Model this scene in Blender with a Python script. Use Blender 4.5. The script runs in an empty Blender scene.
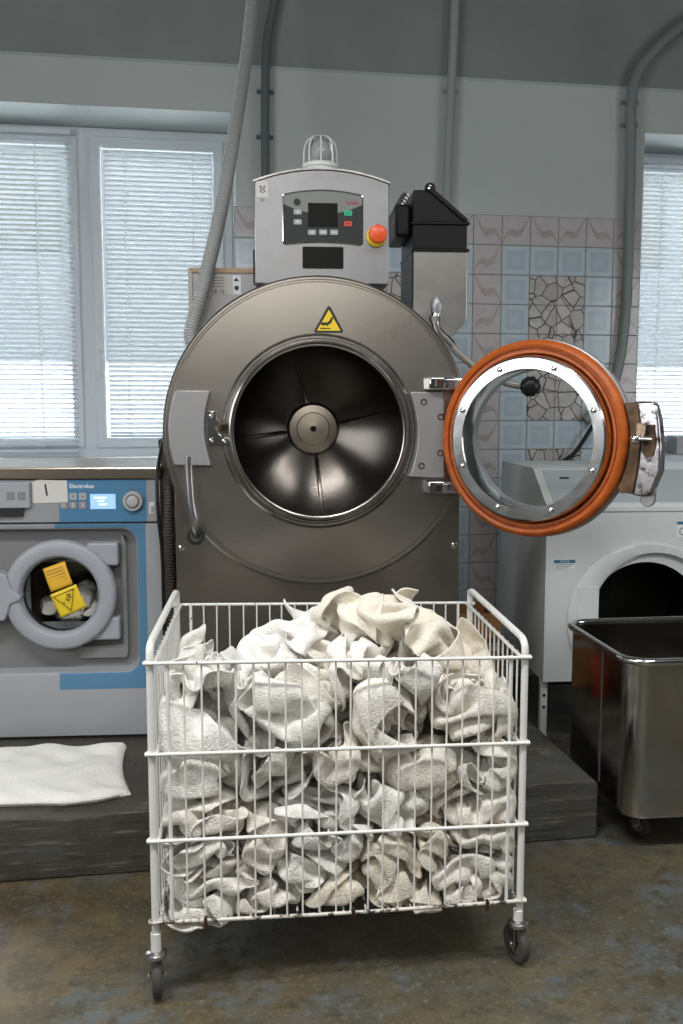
import bpy, math, random, time
import numpy as np
from mathutils import Vector, Matrix
random.seed(3)
SC = bpy.context.scene
C = SC.collection
PI = math.pi
R = math.radians

# ------------------------------------------------------------------ mesh building
class MB:
    def __init__(s): s.v = []; s.f = []; s.uv = {}; s.mi = {}
    def add(s, vs, fs, mi=0):
        b = len(s.v); s.v += [tuple(map(float, p)) for p in vs]
        for f in fs:
            if mi: s.mi[len(s.f)] = mi
            s.f.append(tuple(b + i for i in f))
        return s
    def box(s, x0, x1, y0, y1, z0, z1, mi=0):
        return s.add([(x0,y0,z0),(x1,y0,z0),(x1,y1,z0),(x0,y1,z0),(x0,y0,z1),(x1,y0,z1),(x1,y1,z1),(x0,y1,z1)],
                     [(0,3,2,1),(4,5,6,7),(0,1,5,4),(1,2,6,5),(2,3,7,6),(3,0,4,7)], mi)
    def prism(s, pts, y0, y1, mi=0, axis='y'):
        n = len(pts)
        def P(a, b, c): return {'y': (a, c, b), 'x': (c, a, b), 'z': (a, b, c)}[axis]
        vs = [P(a, b, y0) for a, b in pts] + [P(a, b, y1) for a, b in pts]
        return s.add(vs, [tuple(range(n)), tuple(range(2*n-1, n-1, -1))] + [(i, i+n, (i+1) % n + n, (i+1) % n) for i in range(n)], mi)
    def loft(s, loops, cap0=False, cap1=False, closed=True, mi=0):
        n = len(loops[0]); vs = [p for l in loops for p in l]; fs = []
        for k in range(len(loops)-1):
            for i in range(n if closed else n-1):
                j = (i+1) % n; fs.append((k*n+i, k*n+j, (k+1)*n+j, (k+1)*n+i))
        if cap0: fs.append(tuple(range(n-1, -1, -1)))
        if cap1: fs.append(tuple((len(loops)-1)*n + i for i in range(n)))
        return s.add(vs, fs, mi)
    def lathe(s, prof, cx=0, cz=0, n=96, cap0=False, cap1=False, axis='y', mi=0):
        """prof = [(radius, position along the axis)]"""
        L = []
        for r, a in prof:
            L.append([{'y': (cx + r*math.cos(t), a, cz + r*math.sin(t)), 'z': (cx + r*math.cos(t), cz + r*math.sin(t), a),
                       'x': (a, cx + r*math.cos(t), cz + r*math.sin(t))}[axis] for t in (2*PI*i/n for i in range(n))])
        return s.loft(L, cap0, cap1, True, mi)
    def tube(s, pts, r, n=10, closed=False, caps=True, mi=0):
        P = [Vector(p) for p in pts]; m = len(P)
        rr = r if isinstance(r, (list, tuple)) else [r]*m
        T = []
        for i in range(m):
            a = P[(i-1) % m] if (closed or i) else P[i]; b = P[(i+1) % m] if (closed or i < m-1) else P[i]
            t = (b - a); T.append(t.normalized() if t.length > 1e-9 else Vector((0, 0, 1)))
        u = T[0].orthogonal().normalized(); L = []
        for i in range(m):
            u = (u - T[i]*u.dot(T[i])); u = u.normalized() if u.length > 1e-6 else T[i].orthogonal().normalized()
            w = T[i].cross(u)
            L.append([tuple(P[i] + (u*math.cos(q) + w*math.sin(q))*rr[i]) for q in (2*PI*k/n for k in range(n))])
        if closed:
            # twist-free closing: join last ring to first by nearest offset
            d = [(Vector(L[-1][0]) - Vector(L[0][k])).length for k in range(n)]; k = d.index(min(d))
            L.append([L[0][(k+i) % n] for i in range(n)])
            return s.loft(L, mi=mi)
        return s.loft(L, caps, caps, mi=mi)
    def ball(s, c, r, n=20, sc=(1, 1, 1)):
        L = []
        for i in range(1, n//2):
            a = PI*i/(n//2); L.append([(c[0] + sc[0]*r*math.sin(a)*math.cos(q), c[1] + sc[1]*r*math.sin(a)*math.sin(q), c[2] + sc[2]*r*math.cos(a)) for q in (2*PI*k/n for k in range(n))])
        return s.loft(L, True, True)

def smooth_path(pts, k=8, closed=False):
    P = [Vector(p) for p in pts]; m = len(P); out = []
    rng = range(m if closed else m-1)
    for i in rng:
        g = lambda j: P[j % m] if closed else P[max(0, min(m-1, j))]
        a, b, c, d = g(i-1), g(i), g(i+1), g(i+2)
        for q in range(k):
            t = q/k; out.append(tuple(.5*((2*b) + (c-a)*t + (2*a-5*b+4*c-d)*t*t + (3*b-a-3*c+d)*t**3)))
    if not closed: out.append(tuple(P[-1]))
    return out
def rrect(x0, x1, z0, z1, r, k=6):
    out = []
    for cx, cz, a0 in ((x1-r, z1-r, 0), (x0+r, z1-r, 90), (x0+r, z0+r, 180), (x1-r, z0+r, 270)):
        for i in range(k+1): a = R(a0 + 90*i/k); out.append((cx + r*math.cos(a), cz + r*math.sin(a)))
    return out
def arc(cx, cz, r, a0, a1, n): return [(cx + r*math.cos(R(a0 + (a1-a0)*i/n)), cz + r*math.sin(R(a0 + (a1-a0)*i/n))) for i in range(n+1)]

def obj(name, mb, mats, parent=None, smooth=35, bevel=0, seg=2, loc=None, sub=0, fix=True):
    me = bpy.data.meshes.new(name); me.from_pydata(mb.v, [], mb.f)
    for m in (mats if isinstance(mats, (list, tuple)) else [mats]): me.materials.append(m)
    for k, q in mb.mi.items(): me.polygons[k].material_index = q
    if fix:
        import bmesh
        bm = bmesh.new(); bm.from_mesh(me); bmesh.ops.remove_doubles(bm, verts=bm.verts, dist=1e-6)
        bmesh.ops.recalc_face_normals(bm, faces=bm.faces); bm.to_mesh(me); bm.free()
    me.update()
    if smooth:
        for p in me.polygons: p.use_smooth = True
        me.set_sharp_from_angle(angle=R(smooth))
    o = bpy.data.objects.new(name, me); C.objects.link(o)
    if bevel:
        b = o.modifiers.new('bevel', 'BEVEL'); b.width = bevel; b.segments = seg; b.limit_method = 'ANGLE'; b.angle_limit = R(30); b.harden_normals = False
    if sub: q = o.modifiers.new('sub', 'SUBSURF'); q.levels = 1; q.render_levels = sub
    if parent is not None: o.parent = parent
    if loc: o.location = loc
    return o
def tag(o, label=None, cat=None, group=None, kind=None):
    if label: o['label'] = label
    if cat: o['category'] = cat
    if group: o['group'] = group
    if kind: o['kind'] = kind
    return o
def thing(name, label, cat, loc=(0, 0, 0), rz=0, group=None):
    o = bpy.data.objects.new(name, None); C.objects.link(o); o.location = loc; o.rotation_euler = (0, 0, R(rz)); o.empty_display_size = .1
    return tag(o, label, cat, group)
def struct(name, mb, m, **k): return tag(obj(name, mb, m, **k), kind='structure')
def text(name, s, size, mat, parent, loc, rot=(90, 0, 0), ext=.0004, align='CENTER', bold=0, sx=1):
    cu = bpy.data.curves.new(name, 'FONT'); cu.body = s; cu.size = size; cu.extrude = ext; cu.align_x = align; cu.align_y = 'CENTER'; cu.offset = bold
    t = bpy.data.objects.new(name + '_src', cu); C.objects.link(t)
    bpy.context.view_layer.update()
    me = bpy.data.meshes.new_from_object(t.evaluated_get(bpy.context.evaluated_depsgraph_get())); bpy.data.objects.remove(t); bpy.data.curves.remove(cu)
    me.name = name; me.materials.clear(); me.materials.append(mat)
    o = bpy.data.objects.new(name, me); C.objects.link(o); o.parent = parent; o.location = loc; o.rotation_euler = tuple(R(a) for a in rot); o.scale = (sx, 1, 1)
    return o

# ------------------------------------------------------------------ materials
def mat(name, col=(.5, .5, .5), rough=.5, metal=0, **k):
    m = bpy.data.materials.new(name); m.use_nodes = True; b = m.node_tree.nodes['Principled BSDF']
    b.inputs['Base Color'].default_value = (*col, 1); b.inputs['Roughness'].default_value = rough; b.inputs['Metallic'].default_value = metal
    for a, v in k.items():
        b.inputs[a].default_value = v
    return m
class NT:
    def __init__(s, m): s.t = m.node_tree; s.b = s.t.nodes.get('Principled BSDF'); s.tc = s.n('ShaderNodeTexCoord')
    def n(s, t, **k):
        x = s.t.nodes.new(t)
        for a, v in k.items(): setattr(x, a, v)
        return x
    def l(s, a, b): s.t.links.new(a, b)
    def map(s, sc=(1, 1, 1), src='Object'):
        m = s.n('ShaderNodeMapping'); m.inputs['Scale'].default_value = sc; s.l(s.tc.outputs[src], m.inputs[0]); return m.outputs[0]
    def noise(s, scale, detail=4, rough=.55, vec=None, dist=0):
        x = s.n('ShaderNodeTexNoise'); x.inputs['Scale'].default_value = scale; x.inputs['Detail'].default_value = detail
        x.inputs['Roughness'].default_value = rough; x.inputs['Distortion'].default_value = dist
        s.l(vec if vec is not None else s.tc.outputs['Object'], x.inputs['Vector']); return x.outputs['Fac']
    def ramp(s, fac, stops, interp='LINEAR'):
        r = s.n('ShaderNodeValToRGB'); r.color_ramp.interpolation = interp; e = r.color_ramp.elements
        while len(e) < len(stops): e.new(.5)
        for q, (p, c) in zip(e, stops): q.position = p; q.color = (*c, 1) if isinstance(c, tuple) else (c, c, c, 1)
        s.l(fac, r.inputs[0]); return r.outputs[0]
    def math(s, op, a, b=None, c=None, clamp=False):
        x = s.n('ShaderNodeMath', operation=op, use_clamp=clamp)
        for i, v in enumerate((a, b, c)):
            if v is None: continue
            if isinstance(v, (int, float)): x.inputs[i].default_value = v
            else: s.l(v, x.inputs[i])
        return x.outputs[0]
    def mix(s, fac, a, b):
        x = s.n('ShaderNodeMix', data_type='RGBA')
        for i, v in ((0, fac), (6, a), (7, b)):
            if isinstance(v, tuple): x.inputs[i].default_value = (*v, 1)
            elif isinstance(v, (int, float)): x.inputs[i].default_value = v
            else: s.l(v, x.inputs[i])
        return x.outputs[2]
    def xyz(s, vec=None):
        x = s.n('ShaderNodeSeparateXYZ'); s.l(vec if vec is not None else s.tc.outputs['Object'], x.inputs[0]); return x.outputs
    def bump(s, h, strength=.3, dist=.002):
        x = s.n('ShaderNodeBump'); x.inputs['Strength'].default_value = strength; x.inputs['Distance'].default_value = dist
        s.l(h, x.inputs['Height']); s.l(x.outputs[0], s.b.inputs['Normal']); return x
    def col(s, c): s.l(c, s.b.inputs['Base Color'])
    def rough(s, c): s.l(c, s.b.inputs['Roughness'])

def steel(name, col, r0, r1, scale=(1, 1, 60), metal=1, smudge=6, bstr=.03, dark=.75):
    m = mat(name, col, .3, metal); t = NT(m)
    br = t.noise(14, 3, .6, t.map(scale)); sm = t.noise(smudge, 5, .6, dist=.6)
    t.rough(t.ramp(t.math('ADD', t.math('MULTIPLY', br, .35), t.math('MULTIPLY', sm, .65)), [(.2, r0), (.8, r1)]))
    t.col(t.mix(t.ramp(sm, [(.3, 0.), (.75, 1.)]), tuple(c*dark for c in col), col))
    t.bump(br, bstr, .001); return m
M = {}
M['brushed'] = steel('brushed_steel', (.42, .39, .35), .25, .33, (1.2, 1, 50), smudge=3, bstr=.0, dark=.88)
M['brushed_vert'] = steel('brushed_steel_head', (.35, .35, .36), .28, .42, (2, 1, 40))
M['hopper_steel'] = steel('hopper_steel', (.42, .41, .385), .30, .42, (30, 1, 1))
M['polished'] = steel('polished_steel', (.70, .69, .67), .10, .20, (1, 1, 1), smudge=20, bstr=.01, dark=.85)
M['rolled'] = steel('rolled_rim_steel', (.52, .49, .45), .17, .28, (1, 1, 1), smudge=12, bstr=.01)
M['drum'] = steel('drum_steel', (.34, .32, .30), .16, .27, (1, 1, 1), smudge=5, bstr=.02)
M['hub'] = steel('hub_steel', (.74, .66, .55), .30, .42, (1, 1, 1), smudge=10)
M['tub'] = steel('tub_steel', (.58, .56, .53), .10, .22, (2, 2, 1), smudge=5, bstr=.02, dark=.7)
M['chrome'] = mat('chrome', (.75, .75, .75), .10, 1)
M['chrome_dull'] = mat('dull_chrome', (.48, .47, .45), .28, 1)
M['pitted'] = mat('pitted_cast_metal', (.60, .56, .58), .24, .9)
t = NT(M['pitted']); n = t.noise(26, 5, .65); t.col(t.ramp(n, [(.36, (.10, .06, .04)), (.46, (.50, .46, .47)), (.8, (.68, .63, .66))])); t.bump(n, .25, .002)
M['rust'] = mat('rusty_brown_steel', (.10, .055, .025), .42, .7)
t = NT(M['rust']); n = t.noise(12, 5, .6); t.col(t.ramp(n, [(.35, (.035, .02, .012)), (.7, (.17, .10, .05))]))
M['grey_metal'] = mat('grey_painted_plate', (.36, .35, .35), .42, .55)
M['black'] = mat('black_plastic', (.010, .010, .011), .38, **{'Specular IOR Level': .28})
M['black_matt'] = mat('black_matt_rubber', (.012, .012, .012), .7)
M['void'] = mat('dark_interior', (.012, .012, .013), .6)
M['rubber'] = mat('orange_rubber_gasket', (.50, .095, .012), .42, **{'Specular IOR Level': .4})
t = NT(M['rubber']); n = t.noise(30, 4, .6); t.col(t.ramp(n, [(.35, (.38, .078, .010)), (.7, (.52, .12, .016))]))
def thin_glass(name, tint, refl):
    m = bpy.data.materials.new(name); m.use_nodes = True; n = m.node_tree; n.nodes.remove(n.nodes['Principled BSDF']); o = n.nodes['Material Output']
    a = n.nodes.new('ShaderNodeBsdfTransparent'); a.inputs[0].default_value = (*tint, 1); g = n.nodes.new('ShaderNodeBsdfGlossy'); g.inputs['Roughness'].default_value = .03
    x = n.nodes.new('ShaderNodeMixShader'); f = n.nodes.new('ShaderNodeLayerWeight'); f.inputs[0].default_value = refl
    n.links.new(f.outputs['Fresnel'], x.inputs[0]); n.links.new(a.outputs[0], x.inputs[1]); n.links.new(g.outputs[0], x.inputs[2]); n.links.new(x.outputs[0], o.inputs[0]); return m
M['glass'] = thin_glass('door_glass', (.97, .98, .98), .04)
M['window_glass'] = thin_glass('window_glass', (.96, .98, .98), .12)
M['lamp_glass'] = mat('clear_lamp_glass', (.95, .97, .97), .05, 0, **{'Transmission Weight': .9, 'IOR': 1.3})
M['white_plastic'] = mat('white_plastic', (.72, .73, .72), .4)
M['ivory_plastic'] = mat('ivory_plastic', (.66, .66, .62), .45)
M['red_plastic'] = mat('red_orange_plastic', (.80, .10, .025), .35)
M['yellow'] = mat('yellow_label', (.80, .55, .02), .5)
M['yellow2'] = mat('amber_label', (.72, .40, .02), .5)
M['ink'] = mat('black_ink', (.02, .02, .02), .6)
M['ink_grey'] = mat('grey_ink', (.20, .20, .20), .6)
M['ink_red'] = mat('red_ink', (.40, .02, .05), .6)
M['ink_white'] = mat('white_ink', (.75, .77, .78), .6)
M['paper'] = mat('paper_sticker', (.60, .58, .54), .7)
M['panel_dark'] = mat('charcoal_panel', (.035, .038, .036), .5, **{'Specular IOR Level': .25})
M['panel_light'] = mat('grey_panel', (.20, .205, .195), .45)
M['button'] = mat('grey_button', (.36, .37, .38), .5)
M['green'] = mat('green_button', (.02, .42, .20), .45)
M['red'] = mat('red_button', (.55, .06, .03), .45)
M['screen'] = mat('dark_screen', (.006, .007, .006), .3, **{'Specular IOR Level': .12})
M['lcd'] = mat('lit_blue_screen', (.3, .5, .95), .3, 0, **{'Emission Color': (.33, .52, 1, 1), 'Emission Strength': .75})
M['lcd_text'] = mat('lit_screen_text', (.8, .9, 1), .3, 0, **{'Emission Color': (.75, .87, 1, 1), 'Emission Strength': .9})

# grey washer: blue bands on the front paint
def washer_paint(name, base, blue, x0, x1, z0, z1):
    m = mat(name, base, .42, .1); t = NT(m); X = t.xyz()
    k = t.math('MULTIPLY', t.math('MULTIPLY', t.math('GREATER_THAN', X[0], x0), t.math('LESS_THAN', X[0], x1)),
               t.math('MULTIPLY', t.math('MULTIPLY', t.math('GREATER_THAN', X[2], z0), t.math('LESS_THAN', X[2], z1)), t.math('LESS_THAN', X[1], .0035)))
    n = t.noise(5, 4); t.col(t.mix(k, t.mix(n, tuple(c*.9 for c in base), tuple(c*1.08 for c in base)), blue)); return m
GREY = (.335, .335, .345); BLUE = (.085, .205, .33)
M['wm_body'] = washer_paint('grey_washer_paint', GREY, BLUE, -.316, .008, .391, 1.2)
M['wm_panel'] = washer_paint('grey_panel_paint', (.30, .30, .31), (.07, .20, .34), -.299, .014, .9, 1.2)
M['wm_grey'] = mat('grey_washer_plastic', (.33, .345, .37), .45)
M['wm_dark'] = mat('recess_grey', (.20, .195, .195), .5)
M['wm_brown'] = mat('brushed_lid', (.42, .35, .28), .28, 1)
M['dryer_white'] = mat('white_dryer_enamel', (.66, .68, .66), .3)
t = NT(M['dryer_white']); n = t.noise(4, 4); t.col(t.ramp(n, [(.3, (.60, .62, .60)), (.7, (.68, .70, .68))]))
M['dryer_panel'] = mat('dryer_control_grey', (.40, .44, .45), .4)
M['notice_blue'] = mat('notice_blue', (.03, .14, .25), .5)
M['conduit'] = mat('conduit_grey_paint', (.25, .28, .275), .4)
M['conduit_dark'] = mat('dark_conduit_paint', (.13, .155, .155), .4)
M['conduit2'] = mat('conduit_wall_paint', (.37, .41, .395), .45)
M['hose_grey'] = mat('grey_corrugated_plastic', (.40, .405, .39), .42)
M['hose_dark'] = mat('brown_corrugated_plastic', (.055, .045, .035), .5)
M['hose_clear'] = mat('braided_hose', (.36, .34, .30), .35, .4)
M['pvc'] = mat('white_window_pvc', (.74, .79, .83), .35)
M['slat'] = mat('blind_slat', (.86, .87, .88), .45)
b = M['slat'].node_tree
tr = b.nodes.new('ShaderNodeBsdfTranslucent'); tr.inputs[0].default_value = (.88, .90, .92, 1); mx = b.nodes.new('ShaderNodeMixShader'); mx.inputs[0].default_value = .45
b.links.new(b.nodes['Principled BSDF'].outputs[0], mx.inputs[1]); b.links.new(tr.outputs[0], mx.inputs[2]); b.links.new(mx.outputs[0], b.nodes['Material Output'].inputs[0])
M['cord'] = mat('white_blind_cord', (.8, .82, .84), .6)
M['wood_trim'] = mat('tan_wood_trim', (.50, .34, .21), .5)
t = NT(M['wood_trim']); n = t.noise(20, 4, .6, t.map((1, 6, 6))); t.col(t.ramp(n, [(.35, (.42, .27, .16)), (.7, (.56, .40, .26))]))
M['card'] = mat('brown_cardboard', (.28, .13, .04), .75)
M['dial'] = mat('dial_grey', (.42, .40, .39), .38)

# white enamelled wire with chipped spots
M['wire'] = mat('white_coated_wire', (.74, .73, .69), .35); t = NT(M['wire'])
n = t.noise(38, 3, .6); n2 = t.noise(7, 3, .6)
t.col(t.mix(t.ramp(n, [(.735, 0.), (.75, 1.)]), t.mix(n2, (.66, .64, .58), (.78, .77, .74)), (.035, .025, .02)))
M['wire_worn'] = mat('worn_bottom_wire', (.6, .57, .5), .5); t = NT(M['wire_worn'])
n = t.noise(45, 4, .7); t.col(t.ramp(n, [(.42, (.05, .035, .025)), (.50, (.66, .62, .55))]))

# terry cloth
def terry(name, c0, c1):
    m = mat(name, c0, .95, 0, **{'Sheen Weight': .25, 'Sheen Roughness': .6, 'Specular IOR Level': .15}); t = NT(m)
    oi = t.n('ShaderNodeObjectInfo'); n = t.noise(9, 4, .6)
    f = t.math('ADD', t.math('MULTIPLY', oi.outputs['Random'], .5), t.math('MULTIPLY', n, .5))
    t.col(t.mix(t.ramp(f, [(.2, 0.), (.8, 1.)]), c0, c1))
    w = t.noise(190, 2, .6); q = t.noise(60, 4, .6)
    b1 = t.n('ShaderNodeBump'); b1.inputs['Strength'].default_value = .9; b1.inputs['Distance'].default_value = .005; t.l(w, b1.inputs['Height'])
    b2 = t.n('ShaderNodeBump'); b2.inputs['Strength'].default_value = .45; b2.inputs['Distance'].default_value = .0055; t.l(q, b2.inputs['Height']); t.l(b1.outputs[0], b2.inputs['Normal'])
    t.l(b2.outputs[0], t.b.inputs['Normal']); return m
M['towel_white'] = terry('white_terry', (.81, .775, .705), (.87, .845, .785))
M['towel_cream'] = terry('cream_terry', (.76, .68, .55), (.83, .765, .65))
M['towel_off'] = terry('off_white_terry', (.79, .735, .64), (.85, .81, .73))

# wall paint
M['wall'] = mat('pale_green_grey_paint', (.40, .46, .455), .42); t = NT(M['wall'])
n = t.noise(1.3, 5, .6); s = t.noise(46, 3, .6); X = t.xyz()
spot = t.noise(2.1, 2, .4, t.map((1, 1, 1)))
c = t.ramp(n, [(.3, (.54, .58, .56)), (.7, (.62, .66, .64))])
c = t.mix(t.ramp(spot, [(.70, 0.), (.72, .25)]), c, (.52, .56, .54)); t.col(c)
t.bump(s, .25, .004)
M['wall_up_shaded'] = mat('upper_wall_shaded_paint', (.33, .375, .37), .5); t = NT(M['wall_up_shaded'])  # slightly different tone, darkened further to paint in the light's upward fall-off
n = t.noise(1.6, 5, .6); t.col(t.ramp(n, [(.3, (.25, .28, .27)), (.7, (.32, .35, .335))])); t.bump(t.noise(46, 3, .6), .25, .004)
M['caulk'] = mat('seam_filler', (.48, .54, .53), .5)
M['reveal'] = mat('reveal_paint', (.50, .58, .64), .5)
M['room'] = mat('room_paint', (.12, .122, .12), .6)
M['ceiling'] = mat('ceiling_paint', (.14, .145, .14), .6)

# tiles
M['grout'] = mat('grout', (.20, .20, .20), .8)
M['tile_pink'] = mat('pink_grey_tile', (.5, .45, .45), .14); t = NT(M['tile_pink'])
U = t.xyz(t.tc.outputs['UV'])
dv = t.math('SUBTRACT', U[1], t.math('ADD', t.math('MULTIPLY', U[0], .8), t.math('ADD', t.math('MULTIPLY', t.math('SINE', t.math('MULTIPLY', U[0], 7.5)), .16), .08)))
wd = t.math('MULTIPLY', t.math('SINE', t.math('MULTIPLY', U[0], 3.14)), .10)
k = t.ramp(t.math('SUBTRACT', t.math('ABSOLUTE', dv), wd), [(0., 1.), (.05, 0.)])
n = t.noise(30, 4, .6); k = t.math('MULTIPLY', k, t.ramp(n, [(.3, .25), (.7, .8)]))
t.col(t.mix(k, t.ramp(n, [(.3, (.58, .54, .54)), (.7, (.66, .62, .615))]), (.42, .31, .31)))
M['tile_blue'] = mat('pale_blue_tile', (.5, .6, .7), .12); t = NT(M['tile_blue']); U = t.xyz(t.tc.outputs['UV'])
d = t.math('MAXIMUM', t.math('ABSOLUTE', t.math('SUBTRACT', U[0], .5)), t.math('ABSOLUTE', t.math('SUBTRACT', U[1], .5)))
d = t.math('ADD', d, t.math('MULTIPLY', t.math('SUBTRACT', t.noise(40, 3, .6), .5), .06))
t.col(t.ramp(d, [(0., (.60, .675, .725)), (.20, (.53, .63, .70)), (.31, (.49, .60, .685)), (.38, (.64, .71, .755)), (.5, (.57, .665, .73))]))
M['tile_mosaic'] = mat('crazy_paving_tile', (.5, .48, .44), .22); t = NT(M['tile_mosaic'])
v = t.n('ShaderNodeTexVoronoi', feature='DISTANCE_TO_EDGE'); v.inputs['Scale'].default_value = 14; t.l(t.map((1, .01, 1)), v.inputs['Vector'])
v2 = t.n('ShaderNodeTexVoronoi'); v2.inputs['Scale'].default_value = 14; t.l(t.map((1, .01, 1)), v2.inputs['Vector'])
n = t.noise(28, 5, .65)
vr = t.xyz(v2.outputs['Color'])[0]
cc = t.mix(t.ramp(n, [(.48, 0.), (.60, .55)]), t.mix(vr, (.52, .485, .45), (.68, .65, .61)), (.46, .36, .35)); t.col(t.mix(t.ramp(v.outputs['Distance'], [(.022, 1.), (.042, 0.)]), cc, (.07, .06, .06)))

# concrete
M['floor'] = mat('worn_concrete_floor', (.14, .11, .08), .4); t = NT(M['floor'])
big = t.noise(1.7, 7, .62, dist=.4); mid = t.noise(7, 6, .65); fine = t.noise(60, 4, .6); pt = t.noise(2.3, 9, .74, t.map((1, 1.4, 1)), .3); fl2 = t.noise(19, 6, .75)
c = t.ramp(big, [(.30, (.052, .037, .015)), (.50, (.118, .084, .037)), (.72, (.18, .134, .066))])
c = t.mix(t.ramp(mid, [(.42, .0), (.60, .75)]), c, (.055, .045, .028))
pk = t.math('MULTIPLY', t.ramp(pt, [(.50, 0.), (.60, 1.)]), t.ramp(fl2, [(.40, .15), (.58, .9)]))
X = t.xyz(); gx = t.math('MULTIPLY', t.ramp(t.math('ADD', X[0], t.math('MULTIPLY', big, 1.2)), [(.0, 0.), (1., 1.)]), .45)
c = t.mix(gx, c, (.082, .085, .070))
c = t.mix(pk, c, (.098, .120, .128))
c = t.mix(t.ramp(fine, [(.56, 0.), (.70, .55)]), c, (.22, .185, .12))
c = t.mix(t.ramp(fl2, [(.35, .6), (.48, 0.)]), c, (.035, .030, .02))
t.col(c); t.rough(t.ramp(mid, [(.3, .30), (.7, .52)])); t.bump(t.math('ADD', mid, t.math('MULTIPLY', fine, .4)), .22, .004)
M['step'] = mat('stained_concrete_step', (.07, .075, .07), .6); t = NT(M['step'])
X = t.xyz(); n = t.noise(2.6, 7, .65, dist=.3); f = t.noise(50, 4, .65); g = t.noise(9, 5, .7, t.map((.35, .35, 5)))
c = t.ramp(n, [(.3, (.030, .026, .018)), (.52, (.060, .055, .042)), (.72, (.085, .092, .092))])
c = t.mix(t.ramp(g, [(.55, 0.), (.63, .8)]), c, (.17, .155, .125)); c = t.mix(t.ramp(g, [(.36, .8), (.43, 0.)]), c, (.018, .016, .012))
c = t.mix(t.ramp(f, [(.60, 0.), (.74, .5)]), c, (.15, .14, .12)); t.col(c)
t.bump(t.math('ADD', g, t.math('MULTIPLY', f, .5)), .5, .006)
M['facade'] = mat('outside_facade', (.05, .056, .06), .8)
M['facade_white'] = mat('outside_white_wall', (.30, .31, .32), .8)
M['snow'] = mat('outside_pale_ground', (.35, .36, .37), .8)
# ================================================================== the room
WY = 4.75; WB = 5.20; X0, X1 = -2.7, 4.3; ZC = 4.2; SILL = 1.165; HEAD = 2.83
W1 = (-2.2, .253); W2 = (2.35, 4.05)
w = MB()
for a, b in ((X0, W1[0]), (W1[1], W2[0]), (W2[1], X1)): w.box(a, b, WY, WB, SILL, HEAD)
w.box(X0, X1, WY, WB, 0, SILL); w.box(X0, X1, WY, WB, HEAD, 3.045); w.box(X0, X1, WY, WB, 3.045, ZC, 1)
struct('wall_back', w, [M['wall'], M['wall_up_shaded']], smooth=0, fix=False)
s = MB(); s.box(X0, X1, WY-.005, WY, 3.040, 3.052); struct('trim_1', s, M['caulk'], smooth=0)
struct('floor', MB().box(X0, X1, -3.2, WB, -.1, 0), M['floor'], smooth=0)
struct('ceiling', MB().box(X0, X1, -3.2, WB, ZC, ZC+.1), M['ceiling'], smooth=0)
struct('wall_left', MB().box(X0-.1, X0, -3.2, WB, 0, ZC), M['room'], smooth=0)
struct('wall_right', MB().box(X1, X1+.1, -3.2, WB, 0, ZC), M['room'], smooth=0)
struct('wall_front', MB().box(X0, X1, -3.3, -3.2, 0, ZC), M['room'], smooth=0)
# raised concrete step the machines stand on
st = MB()
st.loft([[(x, y, z) for x, z in ((X0+.01, 0), (1.324, 0), (1.324, .185), (1.31, .2), (X0+.01, .2))] for y in (2.853, 2.870, WY-.01)], True, True)
o = struct('floor_platform', st, M['step'], smooth=0, bevel=.008)
# tiles
tl = MB(); T = .15
def tile_kind(k, r):
    if k <= -8: return 0 if r == 0 else 1
    if r == 0: return 0
    q = k % 5
    if q == 4: return 0
    if q in (0, 3): return 1
    return 1 if (r-1) % 6 == 0 else 2
tuv = []
zt = 2.395
for r in range(15):
    h = .148
    for k in range(-9, 5):
        x = 1.593 + k*T; g = .0016; mi = tile_kind(k, r)
        a0, a1, b0, b1 = x+g, x+T-g, zt-h+g, zt-g
        if mi == 2: # crazy paving panels have no straight joints inside
            pass
        y0, y1, e = WY-.008, WY-.0005, .0025
        v = [(a0, y1, b0), (a1, y1, b0), (a1, y1, b1), (a0, y1, b1), (a0, y0+e, b0), (a1, y0+e, b0), (a1, y0+e, b1), (a0, y0+e, b1),
             (a0+e, y0, b0+e), (a1-e, y0, b0+e), (a1-e, y0, b1-e), (a0+e, y0, b1-e)]
        f = [(8, 9, 10, 11)] + [(i+4, (i+1) % 4+4, (i+1) % 4+8, i+8) for i in range(4)] + [(i, (i+1) % 4, (i+1) % 4+4, i+4) for i in range(4)]
        m0 = {0: 1, 1: 2, 2: 3}[mi]; tl.add(v, f, m0)
        fl = (k % 2, ) ; tuv.append((a0, b0, a1, b1, (k*7 + r*3) % 2 if r < 1 or (k % 5 == 4) else 0))
    zt -= h
tl.box(1.593-9*T, 1.593+5*T, WY-.004, WY-.0002, zt, 2.395)
to = struct('wall_tiles', tl, [M['grout'], M['tile_pink'], M['tile_blue'], M['tile_mosaic']], smooth=0, fix=False)
uvl = to.data.uv_layers.new(name='UVMap')
for p in to.data.polygons:
    ti = min(p.index//9, len(tuv)-1); a0, b0, a1, b1, flip = tuv[ti]
    for li in p.loop_indices:
        c = to.data.vertices[to.data.loops[li].vertex_index].co
        u = (c.x-a0)/(a1-a0); uvl.data[li].uv = (1-u if flip else u, (c.z-b0)/(b1-b0))
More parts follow.
